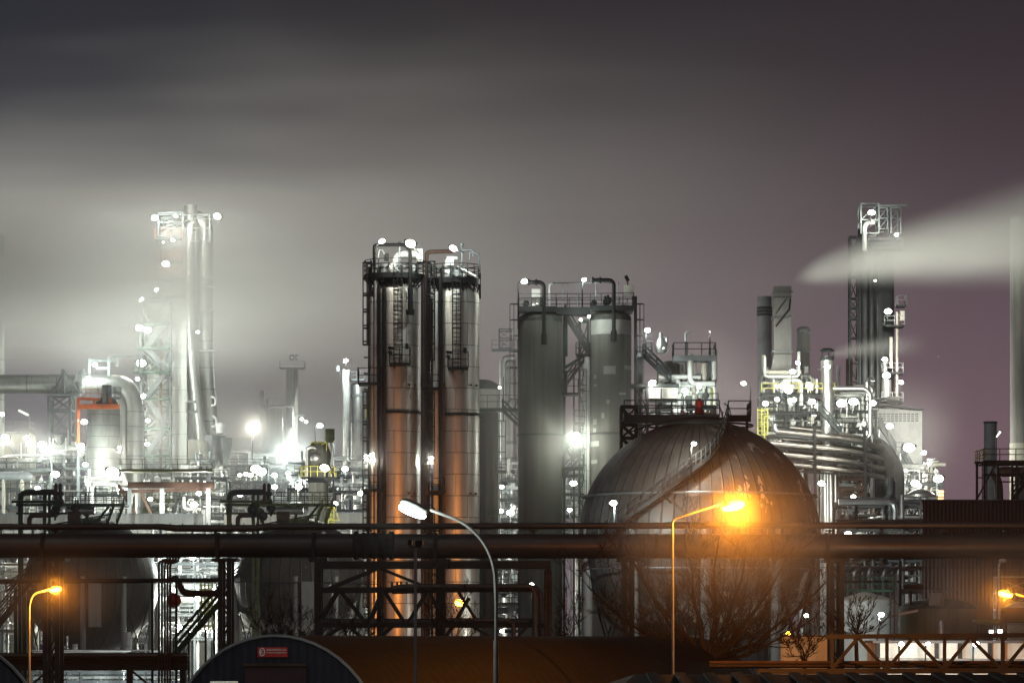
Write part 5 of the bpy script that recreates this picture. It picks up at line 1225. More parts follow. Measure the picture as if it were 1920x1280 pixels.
for i, (a, py, yb_, w_, m_) in enumerate(((1300,680,750,.3,CREAM),(1320,681,750,.3,CREAM),(1333,728,750,.3,YELL),(1275,720,760,.35,WHITE),(1284,716,760,.5,WHITE),(1310,705,760,.2,WHITE),(1325,722,760,.25,WHITE))):
    on(pc,'stub_pipe',m_,lambda b: (b.tube((X(a,YB),YB-.5,Z(800,YB)),P(a,py,YB-.5),w_,12), b.lathe(P(a,py+22,YB-.5),[(w_*1.25,0),(w_*1.25,.15)],12)))
on(pc,'lamp_bracket',DARK,lambda b: b.path(PP([(1325,740),(1325,720),(1328,710)],YB-1.2),.08,6,.3))
rack('bright valve clutter on the deck behind the big sphere platform',1235,1340,(800,762),YB-1,4,71,DARK,(WHITE,ALU,WHITE),12,3,4,nval=14,rmax=.2)
# ================================================================ right: process deck, flues, tower
YR = 420.0
fl = thing('square_flue', 'tall square grey flue with sloping side duct', 'chimney', (X(1468,YR),YR,0))
a, c = X(1451,YR), X(1484,YR)
on(fl,'flue',DUCTF,lambda b: b.box((a,YR,0),(c,YR+2.2,Z(536,YR))))
on(fl,'collar',GREY,lambda b: [b.box((a-.18,YR-.18,Z(py,YR)),(c+.18,YR+2.38,Z(py,YR)+.22)) for py in (549,597,660)])
on(fl,'bracing',DARK,lambda b: (b.bar(P(1482,560,YR-.12),P(1480,580,YR-.12),.18), b.bar(P(1480,580,YR-.12),P(1455,612,YR-.12),.18), b.bar(P(1475,560,YR-.12),P(1455,588,YR-.12),.1)))
on(fl,'side_duct',DUCTF,lambda b: b.add([P(1452,662,YR-.1),P(1470,662,YR-.1),P(1456,760,YR-.1),P(1431,760,YR-.1),P(1452,662,YR+2.1),P(1470,662,YR+2.1),P(1456,760,YR+2.1),P(1431,760,YR+2.1)],[(0,3,2,1),(4,5,6,7),(0,1,5,4),(1,2,6,5),(2,3,7,6),(3,0,4,7)]))
column('dark far chimney with ringed crown left of the square flue', 1420, 1447, 556, 640, GREY, (578,584,590), 'chimney_stack', 'chimney', pm=DARK, dome=False)
c_ = column('short stained stack with domed cap right of the square flue', 1494, 1519, 612, 430, TANKG, (622,657,690), 'flue_stack', 'chimney', pm=GREY)
c_ = column('silver stack with open ring cap giving off a thin plume', 1539, 1563, 668, 418, ALU, (672,), 'flue_stack', 'chimney', pm=DARK, dome=False)
on(c_,'ring_cap',DARK,lambda b: (b.ring((X(1551,418),418,Z(657,418)), M_(12,418), .12, 20), b.lathe((X(1551,418),418,Z(657,418)), [(M_(12,418),0),(M_(9,418),.25),(.1,.3)], 20, 'z', False), [b.bar((X(1551,418)+M_(11.5,418)*math.cos(q),418+M_(11.5,418)*math.sin(q),Z(669,418)),(X(1551,418)+M_(11.5,418)*math.cos(q),418+M_(11.5,418)*math.sin(q),Z(657,418)),.1) for q in (0,1.2,2.4,3.6,4.8)]))
tp = thing('twin_vent', 'pair of slim brown vent pipes on a shared base', 'vent', (X(1592,425),425,0))
on(tp,'vent_pipe',RUST,lambda b: b.tube(P(1588.5,735,425),P(1588.5,672,425),.17,10)); on(tp,'vent_pipe',RUST,lambda b: b.tube(P(1596,735,425),P(1596,672,425),.17,10))
on(tp,'base',DARK,lambda b: (b.box((X(1582,425),424,Z(740,425)),(X(1601,425),426,Z(732,425))), b.bar((X(1592,425),425,0),P(1592,740,425),.6)))
# tall dark tower
YQ = 520.0
tq = thing('process_tower', 'tall dark tower with lamp-lit open frame top behind the white plume', 'tower', (X(1642,YQ),YQ,0))
on(tq,'shell',DARK,lambda b: b.lathe((X(1648,YQ),YQ+2,0), dome_prof(M_(31,YQ),0,Z(448,YQ),1.5), 36))
on(tq,'pipe',DARK,lambda b: b.tube((X(1620,YQ),YQ-1.2,0),P(1620,425,YQ-1.2),.5,12)); on(tq,'pipe',DARK,lambda b: b.tube((X(1633,YQ),YQ-1.6,0),P(1633,455,YQ-1.6),.35,12)); on(tq,'pipe',DARK,lambda b: b.tube((X(1612,YQ),YQ-1,0),P(1612,430,YQ-1),.3,10)); on(tq,'pipe',DARK,lambda b: b.tube((X(1645,YQ),YQ-1.6,0),P(1645,500,YQ-1.6),.22,10))
on(tq,'frame',DARK,lambda b: b.lattice(X(1593,YQ),X(1608,YQ),YQ-1,YQ+1,[Z(q,YQ) for q in (1195,1000,850,760,715,680,634,598,578,560,520,480,445)],.3,.5,True,False))
on(tq,'crown_frame',GALV,lambda b: (b.lattice(X(1612,YQ),X(1645,YQ),YQ-2,YQ+2,[Z(q,YQ) for q in (440,415,385)],.22,.5,True,False), b.lattice(X(1646,YQ),X(1661,YQ),YQ-2,YQ+2,[Z(q,YQ) for q in (432,412,393)],.2,.5,True,False), b.bar(P(1646,386,YQ-2),P(1703,385,YQ-2),.3), b.lattice(X(1668,YQ),X(1686,YQ),YQ-2,YQ+2,[Z(q,YQ) for q in (440,412,393)],.2,.5,True,False)))
on(tq,'vent_pipe',WHITE,lambda b: b.path(PP([(1621,470),(1621,425),(1626,418),(1640,417)],YQ-2.4),.35,10,.8))
for a, c, py in ((1655,1692,612),(1680,1696,574),(1650,1690,700),(1650,1690,755),(1625,1690,468)): plat(tq, a, c, py, YQ, -2.6, .5, DARK, 1.4, .25, step=1.6, mr=GREY)
on(tq,'cabinet',CREAM,lambda b: (b.box(P(1688,600,YQ-2),P(1695,584,YQ-1)), b.tube(P(1682,780,YQ-1.5),P(1682,585,YQ-1.5),.2), b.tube(P(1671,690,YQ-2),P(1671,632,YQ-2),.28)))
on(tq,'pipe',ALU,lambda b: b.path(PP([(1659,720),(1659,678),(1664,672)],YQ-2),.4,10,.6)); on(tq,'pipe',ALU,lambda b: b.path(PP([(1662,790),(1662,712)],YQ-2),.75,12))
# deck complex
pmr = (WHITE, ALU, CREAM, ALU, WHITE)
rack('brightly lit valve deck with yellow rails below the square flue',1432,1560,(850,800,772,738),YR-2,9,81,DARK,pmr,22,4,8,nval=26,railm=YELL,rmax=.3)
rack('brightly lit pipe deck under the tall silver goalpost pipe',1560,1642,(850,802,770),YR,8,82,DARK,pmr,16,4,8,nval=16,rmax=.3)
on(thing('goalpost_pipe','tall silver pipe bent over like a goalpost on the right deck','pipe',P(1600,740,416)),'pipe',ALU,lambda b: b.path(PP([(1562,728),(1622,728),(1632,738),(1632,815),(1622,826)],416),M_(4.2,416),14,1.2))
yb_ = thing('yellow_cage', 'yellow caged ladder at the left end of the bright deck', 'ladder', P(1430,830,413))
on(yb_,'cage',YELL,lambda b: (b.ladder(P(1427,830,413),Z(765,413),.8,(0,-1,0),True,.07,.5), b.ladder(P(1434,815,413),Z(765,413),.7,(0,-1,0),True,.07,.5)))
on(thing('deck_stair','dark stair slanting down across the bright right deck','stairs',P(1560,800,414)),'flight',DARK,lambda b: b.stair(P(1575,812,414), P(1536,768,414), 1.0, (0,1,0), .14))
pb = thing('pipe_bundle', 'stack of fat brown-silver pipes sweeping right behind the big sphere', 'pipe rack', P(1550,850,YR))
for i, (x0, y0) in enumerate(((1455,809),(1440,831),(1460,851),(1478,869))):
    on(pb,'pipe',BRONZ,lambda b: b.path(PP([(x0-(0 if i else 0),y0,YR-4),(1590,y0+13,YR-4),(1656,y0+31-i*1.5,YR-1)],YR), M_(5.2,YR), 14, 6, 8))
    on(pb,'pipe',BRONZ,lambda b: b.path(PP([(x0+25,y0-8,YR-2.2),(1590,y0+5,YR-2.2),(1650,y0+20-i*1.5,YR+.8)],YR), M_(3.2,YR), 12, 6, 8))
    on(pb,'pipe',RUST if i % 2 else GREY,lambda b: b.path(PP([(x0,y0+6,YR-1),(1590,y0+18,YR-1),(1650,y0+33-i*1.5,YR+1.6)],YR), M_(3.0,YR), 10, 6, 8))
on(pb,'elbow',ALU,lambda b: b.path(PP([(1452,795),(1452,806),(1460,809)],YR-4),M_(4.5,YR),12,.6))
on(pb,'frame',BLACK,lambda b: ([b.bar((X(px,YR),YR-4.6,0),P(px,800,YR-4.6),.35) for px in (1527,1621)], [b.bar((X(px,YR),YR+2,0),P(px,800,YR+2),.3) for px in (1440,1537,1578)], [b.bar(P(1440,y_,YR-4.5),P(1625,y_+12,YR-4.5),.2) for y_ in (818,840,860,880)]))
# vertical legs under the bundle
for i, px in enumerate((1546,1557,1566)):
    on(thing('riser_pipe',('broad silver riser pipe at the right edge of the big sphere','second silver riser pipe beside the big sphere','slim silver riser pipe nearest the dark lattice block')[i],'pipe',(X(px,YR),YR-3,0)),'pipe',ALU,lambda b: b.tube((X(px,YR),YR-3,0),P(px,(884,886,890)[i],YR-3),M_((4.4,4.2,3)[i],YR),16))
rack('dark lattice block of lit pipework right of the silver risers',1570,1635,(1180,1130,1060,1010,965,925,895),YR-2,8,83,RUST,(ALU,WHITE,RUST,GREY),18,3,6,nval=14,rails=False,bay=3.0)
el = thing('elbow_duct', 'huge quilted grey elbow duct bending down beside the white building', 'duct', P(1672,985,428))
on(el,'duct',TANKG,lambda b: b.path(PP([(1600,838,436),(1640,845,430),(1668,880,428),(1668,1195,428)],428)[:3]+[V((X(1668,428),428,0))], M_(29,428), 26, 5.0, 9))
on(el,'band',GALV,lambda b: [b.lathe((X(1668,428),428,Z(py,428)),[(M_(29.8,428),-.12),(M_(29.8,428),.12)],26,'z',False,False) for py in (904,930,958)])
wb = thing('white_building', 'tall white clad building with sloping dark roof and louvre band', 'building', (X(1680,475),475,0))
on(wb,'wall',WHITE,lambda b: b.add([(X(1625,470),470,0),(X(1729,470),470,0),(X(1729,470),484,0),(X(1625,470),484,0),(X(1625,470),470,Z(764,470)),(X(1729,470),470,Z(770,470)),(X(1729,470),484,Z(770,470)),(X(1625,470),484,Z(764,470))],[(0,3,2,1),(4,5,6,7),(0,1,5,4),(1,2,6,5),(2,3,7,6),(3,0,4,7)]))
on(wb,'roof',ROOFG,lambda b: b.add([(X(1622,470),469.5,Z(763,470)),(X(1660,470),469.5,Z(759,470)),(X(1732,470),469.5,Z(769,470)),(X(1622,470),484.5,Z(763,470)),(X(1660,470),484.5,Z(759,470)),(X(1732,470),484.5,Z(769,470)),(X(1622,470),469.5,Z(760.5,470)),(X(1660,470),469.5,Z(756.5,470)),(X(1732,470),469.5,Z(767,470)),(X(1622,470),484.5,Z(760.5,470)),(X(1660,470),484.5,Z(756.5,470)),(X(1732,470),484.5,Z(767,470))],[(6,7,10,9),(7,8,11,10),(0,1,7,6),(1,2,8,7),(2,5,11,8),(0,6,9,3),(0,3,4,1),(1,4,5,2)]))
lv_ = on(wb,'louvre',LOUV,lambda b: [b.box((X(1640+i*7.6,470),469.85,Z(790,470)),(X(1645.5+i*7.6,470),469.97,Z(775,470))) for i in range(11)])
on(wb,'louvre_bar',WHITE,lambda b: [b.bar((X(1638,470),469.8,Z(py,470)),(X(1724,470),469.8,Z(py,470)),.13) for py in (778.5,782.5,786.5)])
on(wb,'roof_box',WHITE,lambda b: b.box((X(1665,470),472,Z(766,470)),(X(1689,470),478,Z(741,470))))
on(wb,'duct_bank',GREY,lambda b: [b.box((X(1640,470),471,Z(py+3,470)),(X(1664,470),474,Z(py,470))) for py in (744,751)])
zs_ = thing('switchback_stair', 'long dark stair descending in flights across the white building', 'stairs', P(1700,900,462))
for (x0,y0,x1,y1) in ((1652,800,1680,845),(1692,850,1713,885),(1720,888,1747,925)):
    on(zs_,'flight',DARK,lambda b: b.stair(P(x1,y1,460), P(x0,y0,460), 1.3, (0,1,0), .16))
plat(zs_, 1678, 1694, 846, 460, -.3, 1.6, DARK, 1.2); plat(zs_, 1640, 1654, 800, 460, -.3, 1.6, DARK, 1.2); plat(zs_, 1711, 1722, 886, 460, -.3, 1.6, DARK, 1.2)
on(zs_,'post',GREY,lambda b: [b.bar((X(px,460),461,0),P(px,py,460)+V((0,1,0)),.2) for px, py in ((1650,800),(1684,846),(1716,886),(1745,925))])
rack('glaring white pipework at the foot of the long dark stair',1690,1765,(1000,965,930,905),445,7,84,DARK,pmr,12,4,6,nval=10)
vp = thing('vent_pot', 'pale twin pots with pipes at the right end of the bright works', 'vessel', (X(1748,455),455,0))
on(vp,'pot',WHITE,lambda b: (b.lathe((X(1747,455),455,0),[(.7,0),(.7,Z(865,455)),(.5,Z(860,455))],16), b.lathe((X(1753,455),455.5,0),[(.45,0),(.45,Z(861,455)),(.2,Z(859,455))],14), b.lathe((X(1735,455),455,0),[(.4,0),(.4,Z(870,455)),(.2,Z(867,455))],12)))
fp = thing('mushroom_vent', 'flat mushroom-capped vent on posts above the brown building edge', 'vent', (X(1725,425),425,0))
on(fp,'cap',ALU,lambda b: b.lathe((X(1725,425),425,Z(927,425)),[(1.9,-.3),(1.9,.0),(1.2,.4),(.4,.7)],24)); on(fp,'post',GREY,lambda b: [b.tube((X(px,425),425,0),P(px,928,425),.16) for px in (1714,1725,1738)])
on(thing('hazard_board','small orange and white hazard board among the bright works','sign',P(1764,930,440)),'board',ORNG,lambda b: [b.box(P(1759,y_,440),P(1769,y_-5,440.15)) for y_ in (938,931,924)])
ct = thing('catwalk', 'brown truss catwalk in front of the elbow duct', 'walkway', P(1685,960,405))
on(ct,'truss',RUST,lambda b: ([b.bar(P(1635,y_,405),P(1735,y_,405),.25) for y_ in (949,968)], [b.bar(P(1640+k*24,968,405),P(1652+k*24,949,405),.16) for k in range(4)], [b.bar(P(1652+k*24,949,405),P(1664+k*24,968,405),.16) for k in range(4)], [b.bar((X(px,405),405.2,0),P(px,968,405)+V((0,.2,0)),.3) for px in (1640,1732)]))
on(ct,'pipe',ALU,lambda b: b.path(PP([(1618,974),(1640,971),(1740,972)],403),.28,12,1))
# pale tall chimney and small one at the right
c_ = column('tall pale chimney at the right edge partly lost in the plume', 1894, 1930, 408, 450, TANKG, (), 'chimney_stack', 'chimney', dome=False)
on(c_,'base_sleeve',CREAM,lambda b: b.lathe((X(1912,450),450,0),[(M_(19,450),0),(M_(19,450),Z(831,450))],36))
column('small hazy chimney far behind the right rooftop platform', 1845, 1869, 790, 800, GREY, (792,), 'chimney_stack', 'chimney', pm=DARK, dome=False)
# brown corrugated building with rooftop platform behind it
YW = 262.0
bb = thing('brown_building', 'big windowless brown corrugated building on the right', 'building', (X(1850,YW),YW+8,0))
on(bb,'wall',BROWN,lambda b: skewbox(b, X(1730,YW), X(2150,YW), X(1742,YW+16), X(2150,YW+16), YW, YW+16, 0, Z(938,YW))); on(bb,'parapet',ROOFG,lambda b: skewbox(b, X(1729,YW), X(2151,YW), X(1741,YW+16), X(2151,YW+16), YW-.15, YW+16.2, Z(938,YW)+.002, Z(936,YW)))
rp = thing('rooftop_platform', 'brown steel platform with yellow end rails behind the brown building', 'platform', (X(1880,300),300,0))
plat(rp, 1840, 1960, 864, 300, -1.5, 4, RUST, 1.0, .25, mr=RUST, step=1.3)
on(rp,'end_railing',YELL,lambda b: b.rail([P(1829,866,299),P(1841,866,299),P(1850,862,299)],1.0,.5,.04,2)); 
on(rp,'frame',RUST,lambda b: ([b.bar((X(px,300),298.4,0),P(px,866,300)+V((0,-1.6,0)),.2) for px in (1827,1841,1866,1893,1902)], b.bar(P(1827,867,298.6),P(1960,867,298.6),.2), b.bar(P(1843,890,298.6),P(1960,889,298.6),.2), b.bar(P(1832,935,298.4),P(1865,872,298.4),.14), b.bar(P(1866,903,298.4),P(1960,902,298.4),.12), b.bar(P(1829,895,298.5),P(1843,895,298.5),.1)))
on(rp,'ladder',RUST,lambda b: b.ladder(P(1846,940,298),Z(868,298),.4,(0,-1,0),False,.04,.4))
on(rp,'drum',WHITE,lambda b: b.lathe(P(1880,884,301),[(.05,-.7),(.35,-.5),(.45,0),(.45,6)],20,'x'))
on(rp,'stair',RUST,lambda b: b.stair(P(1900,935,299),P(1935,890,299),.8,(0,1,0),.1))
on(rp,'wall_panel',CREAM,lambda b: b.box((X(1903,306),306,0),(X(1960,306),306.3,Z(885,306))))
on(rp,'vent_hood',TANKG,lambda b: b.path([(X(1885,304),304,0),P(1872,905,304),P(1862,882,304)],.4,12,1.0))
rl = thing('unlit_mast_lamp', 'slanted oval lamp on a thin mast over the rooftop platform', 'lamp', P(1867,870,299))
on(rl,'mast',GALV,lambda b: b.tube(P(1867,866,299),P(1867,818,299),.05)); on(rl,'lamp_head',DARK,lambda b: b.sweep([P(1868,819,299),P(1877,807,299)],[.12,.14],8)); on(rl,'lens',LD,lambda b: b.sweep([P(1868.3,819,298.85),P(1876,808.5,298.85)],[.06,.1],8))
# tanks in front of the brown building
tk = thing('cone_roof_tank', 'pale cone-roofed tank with green walkway right of the big sphere', 'tank', (X(1630,275),275,0))
on(tk,'shell',WHITE,lambda b: b.cyl((X(1622,275),275),M_(55,275),0,Z(1125,275),48)); on(tk,'cone_roof',CREAM,lambda b: b.lathe((X(1622,275),275,0),[(M_(56.5,275),Z(1125.5,275)),(M_(56.5,275),Z(1124,275)),(M_(12,275),Z(1111,275)),(.1,Z(1109,275))],48))
plat(tk, 1575, 1672, 1105, 270, -1, .5, GREEN, .95, .18, step=.9)
on(tk,'post',RUST,lambda b: [b.bar((X(px,270),269.4,0),P(px,1075,270)+V((0,-.6,0)),.14) for px in (1576,1668,1678)])
on(tk,'ladder',RUST,lambda b: b.ladder(P(1675,1185,269),Z(1110,269),.5,(0,-1,0),True,.04,.4))
tk = thing('dome_roof_tank', 'olive-streaked tank with black domed roof before the brown building', 'tank', (X(1760,245),245,0))
mt = mk('olive_tank_shell',(.17,.15,.07),.6,.1,.4,.3,(1,1,.3),col2=(.1,.075,.035),streak=.7)
on(tk,'shell',mt,lambda b: b.cyl((X(1758,245),245),M_(72,245),0,Z(1140,245),56)); on(tk,'domed_roof',TARRED,lambda b: b.lathe((X(1758,245),245,0),[(M_(72.6,245)*math.cos(q),Z(1141,245)+M_(19,245)*math.sin(q)) for q in [PI/2*k/10*.99 for k in range(11)]],56,'z',False))
on(tk,'roof_walkway',RUST,lambda b: (b.box((X(1694,245),243,Z(1106,245)),(X(1790,245),244.4,Z(1103,245))), b.rail([(X(1735,245),243,Z(1103,245)),(X(1762,245),243,Z(1103,245))],.9,.9,.025), [b.bar(P(px,1150,243.6),P(px,1106,243.6),.16) for px in (1708,1760)]))
on(tk,'roof_drum',RUST,lambda b: b.lathe(P(1698,1099,243.5),[(.05,-.2),(.2,-.1),(.2,1.2),(.05,1.3)],12,'x')); on(tk,'manway',TANKG,lambda b: [b.tube((X(px,245),242,Z(1135,245)),(X(px,245),242,Z(1112,245)),.3) for px in (1740,1752)])
on(tk,'shell_nozzle',ALU,lambda b: b.lathe((X(1755,245),242.0,0),[(.24,Z(1187,245)),(.24,Z(1168,245)),(.12,Z(1163,245))],14))
sn = thing('slanted_lamp', 'unlit white fluorescent lamp on a slanting arm before the domed tank', 'lamp', P(1650,1170,236))
on(sn,'arm',GALV,lambda b: b.path([(X(1642,236),236,0),P(1645,1180,236),P(1660,1158,236),P(1684,1151,236)],.05,6,.5)); on(sn,'tube_lamp',WHITE,lambda b: b.bar(P(1684,1151.5,236),P(1721,1144,236),.16))
tk = thing('small_dome_tank', 'small pale dome-topped tank inside a scaffold at the right edge', 'tank', (X(1912,250),250,0))
on(tk,'shell',CREAM,lambda b: b.lathe((X(1918,250),250,0),dome_prof(M_(36,250),0,Z(1128,250),.8),36)); on(tk,'scaffold',GALV,lambda b: b.lattice(X(1857,250),X(1935,250),247,248.2,[Z(q,250) for q in (1200,1170,1143,1113,1082)],.09,.5,True,False))
pf = thing('green_pipe', 'green-painted pipe with dark drum beside the right edge tanks', 'pipe', P(1850,1165,238))
on(pf,'pipe',OLIVE,lambda b: b.tube(P(1824,1164,238),P(1880,1166,238),.2,12)); on(pf,'drum',RUST,lambda b: (b.lathe(P(1890,1153,237),[(.1,-.5),(.5,-.4),(.55,0),(.55,3)],18,'x'), b.path([(X(1882,237),237,0),P(1882,1160,237),P(1888,1155,237)],.25,10,.4), b.tube(P(1895,1150,237),P(1895,1143,237),.15)))
# downcomer comb behind the pipeline
cb = thing('pipe_comb', 'row of bent vertical pipes like a comb under the thick pipeline', 'pipe rack', (X(1630,330),330,0))
for i in range(13):
    px = 1574+i*9.2; on(cb,'pipe',(ALU,TANKG,GREY)[i%3],lambda b: b.path([(X(px,330),330+i%3*.6,0),P(px,1068+i%2*3,330+i%3*.6),P(px+16,1064,331+i%3*.6)],.2,8,.6))
on(cb,'frame',RUST,lambda b: (b.bar(P(1570,1090,329),P(1690,1090,329),.2), [b.bar((X(px,329),329,0),P(px,1050,329),.25) for px in (1572,1688)]))
rack('dim lit pipework above the pipe comb under the pipeline',1572,1732,(1105,1062,1040,1005,975),372,6,85,RUST,(ALU,GREY,TANKG,ALU),14,3,6,rails=False)
# white pump house behind the low truss
ph = thing('pump_house', 'low white pump house glaring behind the bottom right truss', 'building', (X(1745,185),190,0))
on(ph,'wall',WHITE,lambda b: b.box((X(1640,188),188,0),(X(1960,188),192,Z(1205,188)))); on(ph,'roof',ROOFG,lambda b: b.box((X(1636,188),187.7,Z(1205,188)+.003),(X(1964,188),192.3,Z(1200,188))))
on(ph,'downpipe',DARK,lambda b: [b.bar((X(px,188),187.8,0),P(px,1205,187.8),.22) for px in (1646,1756,1800,1856,1880)])
on(ph,'wall_pipe',ALU,lambda b: b.tube(P(1640,1236,187.5),P(1960,1238,187.5),.1))
for (a, c, y0, y1) in ((1870,1880,1179,1187),(1854,1863,1180,1187)):
    w_ = thing('lit_window', 'small glaring lit window %s the green pipe' % ('right end of' if a > 1865 else 'just under'), 'window', P((a+c)/2,y1,236))
    on(w_,'pane',LWIN,lambda b: b.box(P(a,y1,236),P(c,y0,236.1))); on(w_,'frame',DARK,lambda b: (b.bar(P(a-.6,y1,236),P(a-.6,y0,236),.06), b.bar(P(c+.6,y1,236),P(c+.6,y0,236),.06), b.bar(P(a,y0-.6,236),P(c,y0-.6,236),.06)))
ow = thing('orange_lit_wall', 'short rendered wall glowing orange beside the small bare tree', 'wall', (X(1508,196),196,0))
on(ow,'wall',CREAM,lambda b: b.box((X(1464,196),196,0),(X(1551,196),196.4,Z(1193,196)))); on(ow,'coping',RUST,lambda b: b.box((X(1463,196),195.9,Z(1193,196)+.002),(X(1552,196),196.5,Z(1190.5,196))))
# low truss bottom right
YL = 150.0
lt = thing('low_truss', 'brown steel truss pipe bridge along the bottom right', 'pipe bridge', (X(1760,YL),YL,0))
for dy in (0, 2.2):
    on(lt,'chord',TRUSSM,lambda b: (b.bar(P(1548,1193,YL+dy),P(2050,1189,YL+dy),.2,.2), b.bar(P(1420,1258,YL+dy),P(2050,1256,YL+dy),.24,.24)))
    on(lt,'web',TRUSSM,lambda b: [b.bar(P(*a,YL+dy),P(*c,YL+dy),.15) for a, c in (((1612,1198),(1661,1254)),((1663,1254),(1711,1196)),((1714,1196),(1768,1254)),((1770,1254),(1818,1196)),((1820,1196),(1878,1254)),((1882,1254),(1930,1196)),((1562,1250),(1606,1198)),((1663,1192),(1663,1256)),((1771,1192),(1771,1256)),((1880,1192),(1880,1256)),((1560,1186),(1560,1256)))])
on(lt,'cross_beam',TRUSSM,lambda b: [b.bar(P(px,py,YL),P(px,py,YL+2.2),.14) for px in (1560,1663,1771,1880) for py in (1192,1256)])
for i, (py, r_) in enumerate(((1241,.07),(1244,.06),(1248,.09))): on(lt,'pipe',(RUST,PIPE,RUST)[i],lambda b: b.tube(P(1330,py,YL+.5+i*.4),P(2050,py,YL+.5+i*.4),r_,8))
on(lt,'post',DARK,lambda b: [b.bar((X(px,YL),YL+1,0),P(px,1254,YL)+V((0,1,0)),.3) for px in (1446,1556,1771,1960)])
on(thing('overhead_cable','thin black cable spanning below the thick pipeline','cable',P(1740,1064,180)),'wire',DARK,lambda b: b.sweep([P(px,1062+.000012*(px-1740)**2*-1+2,180) for px in range(1540,2041,50)],.018,4))
